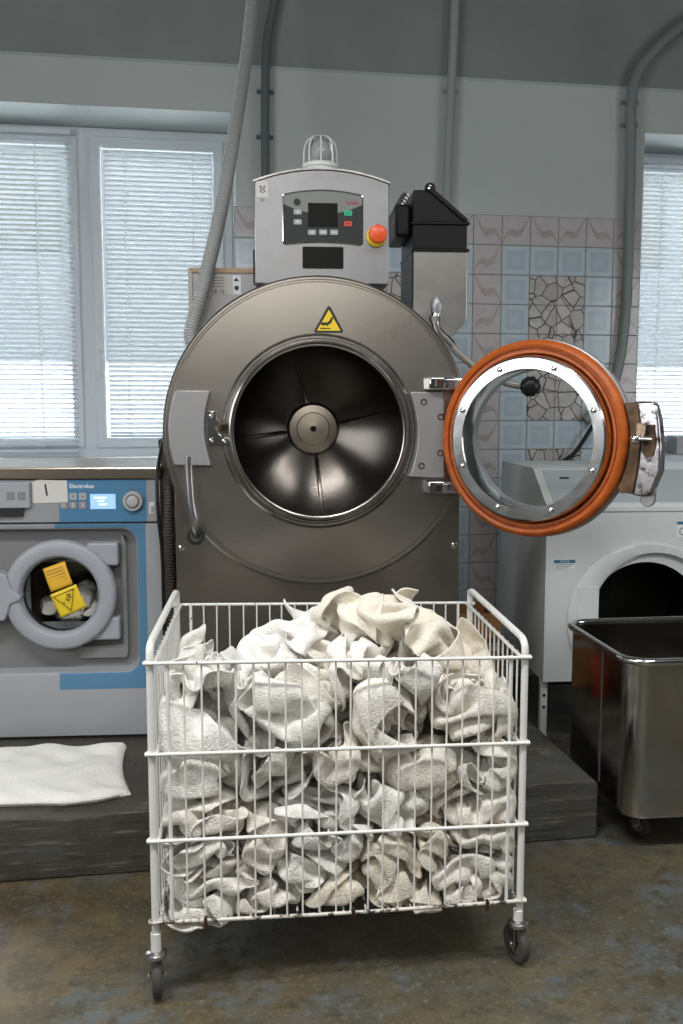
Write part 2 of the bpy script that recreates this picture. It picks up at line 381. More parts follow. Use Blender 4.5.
# ---- windows
def window(n, x0, x1, mull, panes, label=None):
    f = MB(); Y0, Y1 = 5.09, 5.15; z0, z1 = SILL+.005, HEAD-.003
    def ring(mb, a, b, c_, d_, q, y0, y1, e=.005):
        r = lambda g, y: [(a+g, y, c_+g), (b-g, y, c_+g), (b-g, y, d_-g), (a+g, y, d_-g)]
        mb.loft([r(q, y1), r(0, y1), r(0, y0+e), r(e, y0), r(q-e, y0), r(q, y0+e), r(q, y1)])
    ring(f, x0, x1, z0, z1, .055, Y0, Y1)
    for m in mull: f.box(m-.035, m+.035, Y0-.002, Y1, z0+.05, z1-.05)
    r = tag(obj('window_%d' % n, f, M['pvc'], smooth=0), kind='structure')
    for a, b in panes:
        sa = MB(); q = .052; y0, y1 = Y0-.018, Y0+.03
        ring(sa, a, b, z0+.05, z1-.045, q, y0, y1)
        so = obj('sash', sa, M['pvc'], r, smooth=0)
        obj('glass_pane', MB().box(a+q-.005, b-q+.005, Y0+.008, Y0+.016, z0+.1, z1-.09), M['window_glass'], r, smooth=0)
    return r
w1 = window(1, *W1, [-.492], [(-1.35, -.524), (-.462, .205)])
h = MB(); h.tube([(-.425, 5.045, 1.72), (-.425, 5.03, 1.72), (-.425, 5.028, 1.60)], .009); obj('handle', h, M['white_plastic'], w1)
window(2, *W2, [3.2], [(2.40, 3.17), (3.23, 4.0)])
for n, (a, b) in ((2, W1), (3, W2)):
    s = MB(); s.box(a, b, WY-.03, 5.09, SILL-.03, SILL+.004); struct('trim_%d' % n, s, M['pvc'], smooth=0, bevel=.004)
def blind(x0, x1, ztop, zbot, cords, label, Y=5.045, tilt=21):
    t = thing('venetian_blind', label, 'window blind', ((x0+x1)/2, Y, ztop), 0); cx, cy, cz = t.location
    obj('headrail', MB().box(x0-cx, x1-cx, -.014, .014, -.028, 0), M['pvc'], t, bevel=.003)
    s = MB(); z = -.045; hw = .0125; a = R(tilt)
    while z + cz > zbot + .02:
        L = []
        for x in (x0-cx+.004, x1-cx-.004):
            L.append([(x, -hw*math.cos(a), z + hw*math.sin(a)), (x, 0, z+.0016), (x, hw*math.cos(a), z - hw*math.sin(a)),
                      (x, hw*math.cos(a), z - hw*math.sin(a)-.0004), (x, 0, z+.0010), (x, -hw*math.cos(a), z + hw*math.sin(a)-.0004)])
        s.loft(L, True, True); z -= .0242
    obj('slats', s, M['slat'], t, smooth=60)
    obj('bottom_rail', MB().box(x0-cx+.003, x1-cx-.003, -.011, .011, zbot-cz, zbot-cz+.012), M['pvc'], t, bevel=.003)
    for c in cords:
        k = MB(); k.tube([(c-cx, -.0142, -.02), (c-cx, -.0142, zbot-cz)], .0016, 6); k.tube([(c-cx, .0142, -.02), (c-cx, .0142, zbot-cz)], .0012, 6); obj('ladder_cord', k, M['cord'], t)
    return t
blind(-1.34, -.545, 2.80, 1.20, [-1.1, -.72], 'white venetian blind over the wide left pane of the left window')
blind(-.395, .150, 2.745, 1.275, [-.29, .05], 'white venetian blind on the narrow right sash of the left window', 5.05, 38)
blind(2.43, 3.15, 2.79, 1.20, [2.60, 3.0], 'white venetian blind in the right-hand window, beside the tiled wall')
blind(3.27, 3.97, 2.79, 1.20, [3.4, 3.85], 'white venetian blind on the far right pane, beyond the frame edge')
# ---- outside
g = MB().box(-25, 30, 5.3, 40, -1.4, -1.3); struct('exterior_ground', g, M['snow'], smooth=0)
bt = thing('neighbouring_building', 'pale building across the yard seen in strips through the blinds', 'building', (2, 14, -1.3))
f = MB(); f.box(-22, 22, 0, 5, 3.4, 8.2); obj('upper_facade', f, M['facade'], bt, smooth=0)
f = MB(); f.box(-22, 22, .1, 5, 0, 3.4); obj('lower_wall', f, M['facade_white'], bt, smooth=0)
for i in range(9):
    obj('window', MB().box(-19+i*4.5, -17.2+i*4.5, -.03, .1, 4.9, 6.2), M['panel_dark'], bt, smooth=0)
for i in range(5): obj('garage_door', MB().box(-17+i*7.5, -13.6+i*7.5, .02, .12, .3, 1.9+.0*i), M['facade'], bt, smooth=0)

# ================================================================== pipes on the wall
def conduit(label, pts, r, m, clips, Y=None):
    p0 = pts[-1]; t = thing('conduit_pipe', label, 'pipe', p0, 0)
    L = [tuple(Vector(p)-Vector(p0)) for p in pts]
    obj('pipe', MB().tube(smooth_path(L, 8), r, 14), m, t, smooth=60)
    for c in clips:
        q = Vector(c)-Vector(p0); k = MB(); k.lathe([(r+.003, q.z-.009), (r+.003, q.z+.009)], q.x, q.y, 16, True, True, 'z'); k.box(q.x-r-.02, q.x+r+.02, r-.004+q.y-.002, r+q.y+.002, q.z-.009, q.z+.009); obj('pipe_clip', k, m, t)
    return t
conduit('dark grey conduit pipe on the wall directly above the steel machine', [(.62, 4.72, 4.18), (.50, 4.72, 3.62), (.445, 4.72, 3.34), (.412, 4.72, 3.20), (.398, 4.72, 3.02), (.393, 4.72, 2.6), (.393, 4.72, 1.7)], .021, M['conduit_dark'], [(.397, 4.72, 2.93), (.393, 4.72, 2.72)])
conduit('pale straight pipe rising up the wall behind the black hopper', [(1.330, 4.722, 4.15), (1.326, 4.722, 3.4), (1.311, 4.722, 2.95), (1.296, 4.722, 2.45), (1.29, 4.722, 1.6)], .022, M['conduit2'], [(1.312, 4.722, 2.98)])
conduit('bent grey conduit pipe running down beside the right-hand window', [(4.1, 4.71, 4.18), (3.1, 4.71, 3.72), (2.62, 4.71, 3.42), (2.51, 4.71, 3.35), (2.39, 4.71, 3.247), (2.291, 4.71, 3.13), (2.253, 4.71, 2.99), (2.256, 4.71, 2.73), (2.262, 4.71, 2.24), (2.254, 4.71, 1.88), (2.222, 4.71, 1.62), (2.16, 4.71, 1.48), (2.05, 4.71, 1.36)], .026, M['conduit'], [(2.252, 4.71, 2.97), (2.254, 4.71, 2.86)])
p = [(2.14, 4.71, 1.40), (2.074, 4.70, 1.311), (1.995, 4.70, 1.197), (1.914, 4.70, 1.14), (1.84, 4.68, 1.10), (1.80, 4.62, 1.0), (1.78, 4.60, .6), (1.78, 4.60, .05)]
t = obj('power_cable', MB().tube(smooth_path([tuple(Vector(q)-Vector(p[-1])) for q in p], 6), .011, 10), M['black'], smooth=60, loc=p[-1])
tag(t, 'black cable slanting down the tiles behind the open glass door', 'cable')

def corrugated(name, label, cat, pts, r, amp, pitch, m):
    P = smooth_path(pts, 16); 
    # even resampling with ridges
    D = [0]
    for a, b in zip(P, P[1:]): D.append(D[-1] + (Vector(b)-Vector(a)).length)
    n = int(D[-1]/pitch*4); out = []; rr = []; j = 0
    for i in range(n+1):
        d = D[-1]*i/n
        while j < len(D)-2 and D[j+1] < d: j += 1
        f = (d-D[j])/max(1e-9, D[j+1]-D[j]); out.append(tuple(Vector(P[j]).lerp(Vector(P[j+1]), f))); rr.append(r - amp*(i % 4 in (2, 3)))
    o = Vector(out[-1]); mb = MB().tube([tuple(Vector(q)-o) for q in out], rr, 16)
    t = obj(name, mb, m, smooth=20, loc=tuple(o), fix=False); return tag(t, label, cat)
corrugated('corrugated_hose', 'light grey corrugated hose coming down past the left window to the steel machine', 'hose',
           [(.37, 4.42, 4.19), (.34, 4.36, 3.6), (.307, 4.30, 3.167), (.273, 4.22, 2.891), (.216, 4.08, 2.563), (.153, 3.92, 2.228), (.077, 3.735, 1.909), (.041, 3.722, 1.786), (.020, 3.712, 1.70), (.040, 3.690, 1.635), (.062, 3.670, 1.60)], .0275, .0035, .011, M['hose_grey'])

# ================================================================== big washer extractor
MF = (.4237, 3.25, 0)
wm = thing('washer_extractor', 'large stainless steel washer extractor with its round door wide open', 'washing machine', (MF[0], MF[1], .2), -5.3)
ZO = -.2   # parts are written in metres above the floor
def mo(name, mb, m, parent=wm, **k):
    return obj(name, mb, m, parent, loc=(0, 0, ZO) if parent is wm else None, **k)
RC = (.022, 1.339); OC = (.024, 1.342)
# round front housing
h = MB(); N = 128
prof_out = [(.517, .30), (.533, .28), (.533, .016), (.5305, .006), (.525, .0015), (.519, .001), (.5155, .005), (.511, .005), (.5075, .0)]
h.lathe(prof_out + [(.44, .0)], *RC, N)
L = [[(RC[0] + .44*math.cos(t), 0, RC[1] + .44*math.sin(t)) for t in (2*PI*i/N for i in range(N))],
     [(OC[0] + 0.332*math.cos(t), 0, OC[1] + .332*math.sin(t)) for t in (2*PI*i/N for i in range(N))]]
h.loft(L); mo('front_housing', h, M['brushed'], smooth=30)
h = MB(); h.lathe([(.334, .0), (.330, -.005), (.324, -.009), (.318, -.009), (.314, -.004), (.311, -.004), (.308, -.014), (.303, -.017), (.299, -.013), (.2975, -.005), (.2955, -.005), (.2945, -.009), (.2925, -.008), (.291, .0), (.291, .032), (.297, .036)], *OC, N)
mo('door_rim', h, M['rolled'], smooth=28)
d = MB(); d.lathe([(.294, .036), (.46, .045), (.468, .055), (.468, .60), (.455, .625), (.40, .640), (.13, .575), (.105, .56)], *OC, N); mo('drum', d, M['drum'], smooth=40)
d = MB(); d.lathe([(.101, .575), (.099, .530), (.093, .522), (.066, .519), (.064, .521), (.062, .518), (.012, .515), (.010, .517), (.008, .53)], *OC, 72, cap1=True); mo('drum_hub', d, M['hub'], smooth=30)
mo('hub_bolt', MB().lathe([(.010, .53), (.009, .513), (.0, .512)], *OC, 16), M['black'])
for a in (11, 103, 188, 277):
    c, s_ = math.cos(R(a)), math.sin(R(a)); nx, nz = -s_, c; r_ = MB(); L = []
    for rad, y in ((.105, .565), (.14, .572), (.25, .600), (.39, .634), (.46, .62)):
        L.append([(OC[0]+rad*c+nx*q, y - e, OC[1]+rad*s_+nz*q) for q, e in ((-.009, -.004), (-.004, .007), (.004, .007), (.009, -.004))])
    r_.loft(L, True, True, True); mo('drum_seam', r_, M['drum'])
# cabinet
c = MB(); ap = [(OC[0] + .476*math.cos(R(a_)), OC[1] + .476*math.sin(R(a_))) for a_ in range(-22, -159, -4)]
c.prism([(-.483, .2), (.540, .2), (.540, 1.16)] + [(ap[0][0], 1.16)] + ap + [(ap[-1][0], 1.16), (-.483, 1.16)], .12, 1.02); mo('cabinet', c, M['brushed'], bevel=.004, smooth=30)
c = MB(); c.lathe([(.495, .12), (.500, .13), (.500, .98), (.3, .99)], *RC, 96, cap1=True); mo('drum_casing', c, M['brushed'], smooth=40)
for x in (-.462, .521): mo('cabinet_bolt', MB().lathe([(.012, .120), (.012, .114), (.006, .112), (.006, .108), (0, .107)], x, .926, 12), M['chrome'])
# control head
def arch(x0, x1, zb, zs, zm, n=16):
    return [(x0, zb)] + [(x1, zb)] + [(x1 + (x0-x1)*i/n, zs + (zm-zs)*(1-(2*i/n-1)**2)) for i in range(n+1)]
hd = MB(); hd.prism(arch(-.191, .266, 1.845, 2.180, 2.222), .03, .34); mo('control_head', hd, M['brushed_vert'], bevel=.003, smooth=30)
cp = MB(); n = 20
top = [(.270 + (-.195-.270)*i/n, 2.178 + .044*(1-(2*i/n-1)**2)) for i in range(n+1)]
cp.prism(top + [(a, b+.006) for a, b in reversed(top)], .024, .345); mo('head_cap', cp, M['polished'], smooth=30)
# control panel
def arched(x0, x1, z0, z1, bt, bb, r, n=10):
    """panel outline with arched top (bt) and bottom (bb)"""
    o = []
    for i in range(n+1): q = i/n; o.append((x1-r + (x0+r-x1+r)*q, z1 + bt*(1-(2*q-1)**2)))
    for i in range(1, 5): a = R(90+90*i/5); o.append((x0+r + r*math.cos(a), z1-r + r*math.sin(a)))
    o.append((x0, z1-r)); o.append((x0, z0+r))
    for i in range(1, 5): a = R(180+90*i/5); o.append((x0+r + r*math.cos(a), z0+r + r*math.sin(a)))
    for i in range(n+1): q = i/n; o.append((x0+r + (x1-r-x0-r)*q, z0 + bb*(1-(2*q-1)**2)))
    for i in range(1, 5): a = R(270+90*i/5); o.append((x1-r + r*math.cos(a), z0+r + r*math.sin(a)))
    o.append((x1, z0+r)); o.append((x1, z1-r))
    for i in range(1, 5): a = R(90*i/5); o.append((x1-r + r*math.cos(a), z1-r + r*math.sin(a)))
    return o
P1 = arched(-.097, .177, 1.974, 2.142, .014, .008, .012); P0 = arched(-.094, .174, 1.977, 2.139, .014, .008, .010)
fr = MB(); fr.loft([[(x, .030, z) for x, z in P1], [(x, .024, z) for x, z in P1], [(x, .023, z) for x, z in P0], [(x, .0285, z) for x, z in P0]]); mo('panel_frame', fr, M['polished'], smooth=30)
pn = MB(); pn.prism(P0, .0272, .030); panel = mo('control_panel', pn, M['panel_dark'], smooth=0)
lt = [(x, z) for x, z in P0 if z > 2.12]; lt = [p for p in lt]
lt.sort(key=lambda p: -p[0]); low = [(-.094 + .268*i/16, 2.108 - .032*(1-(2*i/16-1)**2)) for i in range(17)]
pl = MB(); pl.prism(lt + low, .0266, .0275); obj('light_panel_field', pl, M['panel_light'], panel, smooth=0)
obj('display_screen', MB().box(-.010, .090, .0250, .0275, 2.035, 2.112), M['screen'], panel, smooth=0, bevel=.001)
for i, (x, z, m_) in enumerate([(-.045, 2.082, 'button'), (-.045, 2.049, 'button'), (.003, 2.015, 'button'), (.041, 2.016, 'button'), (.078, 2.016, 'button'), (.126, 2.080, 'green'), (.126, 2.045, 'red')]):
    b_ = obj('push_button', MB().prism(rrect(x-.0135, x+.0135, z-.0085, z+.0085, .003, 3), .0252, .0275), M[m_], panel, smooth=0)
    a_ = MB(); y = .0248
    if i in (0, 1): s_ = 1 if i == 0 else -1; a_.prism([(x-.005, z-.003*s_), (x+.005, z-.003*s_), (x, z+.004*s_)], y, .0253)
    elif i in (2, 4): s_ = 1 if i == 4 else -1; a_.prism([(x-.003*s_, z-.004), (x+.005*s_, z), (x-.003*s_, z+.004)], y, .0253)
    elif i == 3: [a_.box(x-.008+q*.006, x-.004+q*.006, y, .0253, z-.002, z+.002) for q in range(3)]
    else: a_.box(x-.006, x+.006, y, .0253, z-.0012, z+.0012)
    a2 = obj('button_symbol', a_, M['ink_white' if i < 5 else 'ink'], panel, smooth=0)
obj('round_emblem', MB().lathe([(.012, .0268), (.012, .0262), (0, .0262)], -.047, 2.114, 24), M['panel_dark'], panel)
text('brand_text', 'TOLON', .0125, M['ink_red'], panel, (.139, .0262, 2.113), bold=.0003)
obj('brand_line', MB().box(.112, .150, .0258, .0268, 2.1235, 2.1245), M['ink_grey'], panel, smooth=0)
sl = MB(); sl.prism(rrect(-.029, .110, 1.896, 1.968, .004, 3), .026, .031); mo('reader_window', sl, M['screen'], smooth=0)
st_ = mo('number_sticker', MB().box(-.184, -.144, .0288, .0302, 2.128, 2.182), M['paper'], smooth=0)
text('sticker_text', '20', .026, M['ink'], st_, (-.164, .0284, 2.156), (90, 90, 0))
text('marker_text', '20', .015, M['ink'], wm, (-.164, .0294, 2.119+ZO), (90, 0, 0))
es = MB(); es.lathe([(.034, .030), (.034, .014), (.031, .012), (.020, .012)], .222, 2.003, 36); eb = mo('emergency_stop', es, M['yellow'])
e2 = MB(); e2.lathe([(.017, .014), (.017, -.002), (.030, -.006), (.0315, -.012), (.028, -.020), (.015, -.026), (0, -.027)], .224, 2.006, 36); obj('stop_button', e2, M['red_plastic'], eb)
mo('head_hinge_pin', MB().box(-.197, -.191, .05, .12, 1.85, 1.96), M['black'], smooth=0)
# beacon lamp on the head
lc = (.038, .15)
bl = MB(); bl.lathe([(.058, 2.215), (.058, 2.252), (.063, 2.254), (.063, 2.266), (.056, 2.270), (.050, 2.270)], *lc, 48, True, True, 'z'); bl.box(lc[0]-.085, lc[0]-.055, .135, .165, 2.222, 2.250)
lamp = mo('beacon_lamp', bl, M['ivory_plastic'])
gd = MB(); gd.lathe([(.048, 2.268), (.050, 2.30), (.047, 2.325), (.036, 2.345), (.018, 2.354), (.001, 2.356)], *lc, 40, axis='z'); gd.lathe([(.045, 2.268), (.047, 2.30), (.044, 2.323), (.034, 2.341), (.018, 2.350), (.001, 2.352)], *lc, 40, axis='z')
obj('lamp_dome', gd, M['lamp_glass'], lamp, smooth=60, fix=False)
obj('bulb', MB().ball((lc[0], lc[1], 2.308), .020, 16, (1, 1, 1.3)), M['white_plastic'], lamp)
for a in (0, 45, 90, 135):
    pts = [(lc[0] + r*math.cos(R(a)), lc[1] + r*math.sin(R(a)), z) for r, z in ((.057, 2.262), (.057, 2.30), (.053, 2.33), (.040, 2.352), (.02, 2.361), (0, 2.363), (-.02, 2.361), (-.040, 2.352), (-.053, 2.33), (-.057, 2.30), (-.057, 2.262))]
    obj('cage_wire', MB().tube(smooth_path(pts, 4), .0028, 8), M['ivory_plastic'], lamp, smooth=60)
# warning triangle
tr = mo('warning_sticker', MB().prism([(.0595, 1.768), (.0535, 1.764), (.0085, 1.685), (.0115, 1.678), (.1045, 1.678), (.1075, 1.685), (.0645, 1.764)], -.0012, 0), M['ink'], smooth=0)
obj('yellow_field', MB().prism([(.0585, 1.755), (.018, 1.685), (.098, 1.685)], -.0018, -.001), M['yellow'], tr, smooth=0)
hs = MB(); hs.prism([(.030, 1.708), (.036, 1.713), (.052, 1.712), (.060, 1.718), (.068, 1.732), (.074, 1.728), (.066, 1.710), (.056, 1.704), (.054, 1.698), (.050, 1.703), (.042, 1.704), (.040, 1.699), (.036, 1.703)], -.0024, -.0017)
hs.prism([(.030, 1.694), (.060, 1.694), (.068, 1.691), (.028, 1.690)], -.0024, -.0017); obj('hand_symbol', hs, M['ink'], tr, smooth=0)
# lock side: cover plate, keeper, bent pipe
lp = [(-.344, 1.481)] + [(-.344 - .022*math.sin(PI*i/12), 1.481 - .253*i/12) for i in range(1, 12)] + [(-.344, 1.228), (-.470, 1.231)] + [(-.470 - .020*math.sin(PI*i/12) + .008*i/12, 1.231 + .252*i/12) for i in range(1, 12)] + [(-.460, 1.483)]
mo('lock_cover', MB().prism(lp, -.034, -.001), M['grey_metal'], bevel=.004, smooth=30)
kp = [(-.356, 1.412), (-.324, 1.412), (-.324, 1.384)] + arc(-.292, 1.358, .034, 140, 250, 8) + [(-.283, 1.322), (-.283, 1.304), (-.290, 1.298), (-.356, 1.298)]
kb = mo('lock_keeper', MB().prism(kp, -.016, -.001), M['polished'], bevel=.0015)
for x, z in ((-.341, 1.397), (-.341, 1.315), (-.298, 1.313)):
    obj('screw', MB().lathe([(.008, -.016), (.0075, -.020), (.003, -.0215), (0, -.0205)], x, z, 14), M['chrome'], kb)
mo('lock_socket', MB().lathe([(.020, -.001), (.020, -.012), (.012, -.014), (.011, -.002)], -.300, 1.356, 24), M['rust'])
mo('lock_hole', MB().lathe([(.0105, -.0145), (0, -.0142)], -.300, 1.356, 20), M['black'])
pp = smooth_path([(-.420, -.022, 1.26), (-.420, -.022, 1.20), (-.414, -.026, 1.10), (-.404, -.026, 1.04), (-.398, -.012, 1.005), (-.402, .03, .985), (-.402, .10, .985)], 8)
mo('bent_pipe', MB().tube(pp, .0165, 20), M['chrome_dull'], smooth=60)
mo('pipe_grommet', MB().lathe([(.031, .0), (.031, -.010), (.022, -.012), (.020, -.001)], -.402, .985, 28), M['black_matt'])
# hinge side
hp = [(.337, 1.478)] + [(.337 + .026*math.sin(PI*i/12), 1.478 - .291*i/12) for i in range(1, 12)] + [(.333, 1.187), (.456, 1.184), (.451, 1.478)]
hpl = mo('hinge_plate', MB().prism(hp, -.030, -.001), M['grey_metal'], bevel=.003, smooth=30)
for x, z in ((.382, 1.444), (.441, 1.393), (.440, 1.269), (.376, 1.225)):
    obj('bolt', MB().lathe([(.0115, -.030), (.0115, -.031), (.0095, -.033), (.0075, -.033), (.007, -.028), (0, -.028)], x, z, 20), M['rust'], hpl)
for s_, z0 in ((1, 1.506), (-1, 1.152)):
    a = MB(); A = [(.384, -.002), (.398, -.05), (.46, -.066), (.56, -.062), (.56, -.03), (.44, -.02)]
    a.prism(A, z0-.021, z0+.021, axis='z'); ar = mo('hinge_arm', a, M['chrome'], bevel=.004, smooth=30)
    obj('hinge_pin', MB().box(.418, .440, -.069, -.05, z0-.013, z0+.013), M['rust'], ar, smooth=0, bevel=.002)
    obj('arm_inlay', MB().box(.445, .55, -.0685, -.06, z0-.014, z0+.014), M['pitted'], ar, smooth=0, bevel=.002)
# the open door
DC = Vector((.699, -.24, 1.323))
dm = MB(); dm.lathe([(.222, .030), (.222, -.036), (.225, -.0445), (.258, -.0455), (.264, -.042), (.268, -.030), (.270, .0), (.276, .016)], 0, 0, N)
door = obj('door', dm, M['polished'], wm, smooth=30, loc=(DC.x, DC.y, DC.z+ZO)); door.rotation_euler = (0, 0, R(-38))
g = MB(); g.lathe([(.273, .022), (.273, -.004), (.277, -.012), (.284, -.012), (.287, -.006), (.290, -.006), (.293, -.016), (.302, -.020), (.311, -.016), (.317, -.006), (.319, .008), (.316, .024)], 0, 0, N); obj('gasket', g, M['rubber'], door, smooth=40)
g = MB(); g.lathe([(.222, .026), (.30, .026), (.314, .027), (.321, .030), (.323, .045), (.318, .060), (.295, .072), (.232, .078), (.223, .072), (.222, .026)], 0, 0, N); obj('door_shell', g, M['grey_metal'], door, smooth=40)
g = MB(); g.lathe([(.2215, -.030), (.2215, -.018)], 0, 0, N, True, True); obj('porthole_glass', g, M['glass'], door, smooth=30)
for i in range(8):
    a = R(22.5 + 45*i); obj('bolt', MB().ball((.241*math.cos(a), -.0465, .241*math.sin(a)), .0095, 14, (1, .55, 1)), M['chrome'], door)
# latch on the free edge of the door
lx = MB(); A = [(.303, .114), (.345, .120), (.388, .118), (.404, .07), (.414, -.01), (.414, -.09), (.386, -.165), (.350, -.168), (.296, -.156)] + [(.323*math.cos(R(a)), .323*math.sin(R(a))) for a in range(-27, 21, 6)]
lt_ = obj('latch_bracket', lx.prism(A, .005, .060), M['pitted'], door, bevel=.006, smooth=30)
B_ = [(.302, .116), (.342, .116), (.352, .06), (.356, 0), (.352, -.06), (.338, -.160), (.297, -.157)] + [(.323*math.cos(R(a)), .323*math.sin(R(a))) for a in range(-26, 20, 6)]
obj('latch_side_plate', MB().prism(B_, -.004, .006), M['rust'], door, bevel=.002, smooth=30)
kb = MB(); kb.ball((.353, -.045, .008), .0165, 20); kb.tube([(.385, .006, .006), (.366, -.02, .008), (.353, -.044, .008)], .0085, 14); obj('latch_knob', kb, M['chrome'], door, smooth=60)
obj('latch_pin', MB().lathe([(.0105, .02), (.0105, .052), (.012, .054), (.0, .056)], .362, -.034, 16, True, axis='z'), M['wood_trim'], door)
lv = MB(); lv.prism([(.372, .05), (.394, .05), (.400, -.01), (.392, -.045), (.372, -.05), (.358, -.03), (.362, 0)], -.002, .006); obj('latch_slot', lv, M['rust'], door, smooth=0)
lv = MB(); lv.prism([(.398, -.05)] + [(.372 + .022*math.cos(R(a)), -.180 + .022*math.sin(R(a))) for a in range(-10, -200, -20)] + [(.362, -.05)], .030, .050); obj('latch_lever', lv, M['grey_metal'], door, bevel=.003, smooth=30)
obj('latch_rivet', MB().lathe([(.012, .006), (.012, -.001), (.0, -.002)], .392, .096, 16), M['chrome_dull'], door)

# detergent hopper behind the head
hop = thing('detergent_hopper', 'steel detergent hopper with black plastic lid box right of the control head', 'hopper', (MF[0], MF[1], 1.30), -5.3)
hz = -1.30
def ho(name, mb, m, **k): return obj(name, mb, m, hop, loc=(0, 0, hz), **k)
ho('hopper_body', MB().prism([(.388, 2.004), (.592, 2.004), (.592, 1.748), (.525, 1.676), (.495, 1.64), (.44, 1.645), (.388, 1.70)], .30, .62), M['hopper_steel'], bevel=.003, smooth=0)
ho('side_panel', MB().box(.384, .3878, .302, .618, 1.72, 2.0), M['black'], smooth=0)
q = MB(); q.box(.386, .589, .298, .622, 2.010, 2.104); ho('lid_band', q, M['black'], bevel=.003, smooth=0)
q = MB(); q.box(.382, .598, .292, .628, 2.000, 2.011); q.box(.380, .598, .290, .630, 2.097, 2.108); ho('lid_flange', q, M['black'], bevel=.003, smooth=0)
q = MB(); q.prism([(.386, 2.106), (.590, 2.106), (.580, 2.122), (.462, 2.222), (.388, 2.222)], .300, .620); ho('lid', q, M['black'], bevel=.004, smooth=0)
q = MB(); q.prism([(.448, 2.214)] + arc(.448, 2.227, .020, 200, -20, 12) + [(.590, 2.118), (.588, 2.106), (.575, 2.112)], .290, .302); ho('lid_arm', q, M['black'], bevel=.002)
ho('arm_screw', MB().lathe([(.009, .291), (.008, .286), (0, .285)], .447, 2.228, 16), M['chrome'])
q = MB(); q.box(.325, .386, .34, .60, 2.06, 2.18); ho('side_box', q, M['black'], bevel=.012, smooth=0)
q = MB()
for i in range(4): q.tube(smooth_path([(.385, .36+.05*i, 2.20), (.36, .36+.05*i, 2.22), (.335, .37+.05*i, 2.17), (.33, .38+.05*i, 2.12)], 5), .006, 8)
ho('wiring', q, M['chrome_dull'])
# feed hose
hp_ = [(.447, .115, 1.760), (.440, .11, 1.735), (.450, .11, 1.699), (.486, .11, 1.657), (.541, .11, 1.605), (.607, .11, 1.555), (.680, .115, 1.522), (.732, .12, 1.507), (.775, .12, 1.502)]
fh = thing('feed_hose', 'pale braided hose curving from the hopper to a black knob behind the door glass', 'hose', (MF[0], MF[1], 1.5), -5.3)
def fo(name, mb, m, **k): return obj(name, mb, m, fh, loc=(0, 0, -1.5), **k)
fo('hose', MB().tube(smooth_path(hp_[2:], 8), .0135, 14), M['hose_clear'], smooth=60)
q = MB(); q.tube(smooth_path(hp_[:4], 6), .016, 14); q.tube([(.472, .11, 1.673), (.500, .11, 1.643)], .019, 14); q.tube([(.440, .11, 1.745), (.440, .11, 1.728)], .020, 6); fo('elbow_fitting', q, M['chrome_dull'], smooth=40)
fo('valve_cap', MB().lathe([(.0, 1.815), (.014, 1.812), (.021, 1.80), (.023, 1.778), (.018, 1.756), (.0, 1.755)], .446, .115, 20, axis='z'), M['grey_metal'])
kn = MB(); kn.ball((.785, .10, 1.500), .036, 24, (1, .8, 1))
for i in range(10): a = 2*PI*i/10; kn.ball((.785 + .029*math.cos(a), .094, 1.500 + .029*math.sin(a)), .010, 10)
fo('black_knob', kn, M['black'], smooth=60)
# control box behind the housing
cb = thing('control_box', 'grey steel control box with tan wooden top edge behind the machine', 'box', (MF[0], MF[1], 1.40), -5.3)
def co(name, mb, m, **k): return obj(name, mb, m, cb, loc=(0, 0, -1.40), **k)
co('case', MB().prism([(-.196, 1.955), (-.452, 1.955)] + [(RC[0] + .503*math.cos(R(a_)), RC[1] + .503*math.sin(R(a_))) for a_ in range(160, 115, -5)] + [(-.196, 1.81)], .505, .70), M['grey_metal'], smooth=0)
co('top_trim', MB().prism([(-.458, 1.962), (-.190, 1.962), (-.190, 1.944), (-.442, 1.944)], .497, .71), M['wood_trim'], smooth=0)
co('side_trim', MB().prism([(-.458, 1.961), (-.443, 1.944), (-.443, 1.55), (-.458, 1.53)], .497, .71), M['grey_metal'], smooth=0)
lb = co('rating_label', MB().box(-.378, -.290, .5035, .5052, 1.860, 1.935), M['paper'], smooth=0)
text('label_text', 'CE 15', .021, M['ink'], lb, (-.345, .5030, 1.872), sx=1)
q = MB()
for i in range(4): q.box(-.372, -.32, .5028, .5036, 1.924-.011*i, 1.9265-.011*i)
obj('label_lines', q, M['ink_grey'], lb, smooth=0)
lb = co('symbol_label', MB().box(-.288, -.255, .5035, .5052, 1.862, 1.935), M['ink_white'], smooth=0)
q = MB(); q.prism([(-.283, 1.913), (-.262, 1.913), (-.268, 1.919), (-.272, 1.926), (-.277, 1.922)], .5026, .5036); q.prism(arc(-.272, 1.887, .009, 0, 330, 10), .5026, .5036); obj('label_symbols', q, M['ink'], lb, smooth=0)
# dark drain hose between the machines
a = R(-5.3)
def mw(x, y, z): return (MF[0] + x*math.cos(a) - y*math.sin(a), MF[1] + x*math.sin(a) + y*math.cos(a), z)
corrugated('drain_hose', 'dark brown corrugated hose standing between the grey washer and steel machine', 'hose',
           [mw(-.545, .32, 1.30), mw(-.530, .26, 1.22), mw(-.514, .18, 1.12), mw(-.512, .15, 1.0), mw(-.512, .15, .8), mw(-.512, .15, .6), mw(-.515, .16, .215)], .019, .004, .011, M['hose_dark'])
q = [mw(-.53, .30, 1.36), mw(-.543, .12, 1.2), mw(-.538, .08, 1.05), mw(-.530, .10, .9), mw(-.53, .13, .6), mw(-.53, .16, .215)]
t = obj('power_cable', MB().tube(smooth_path([tuple(Vector(p)-Vector(q[-1])) for p in q], 8), .0065, 10), M['black'], smooth=60, loc=q[-1]); tag(t, 'thin black cable dropping behind the left rim of the steel machine', 'cable')
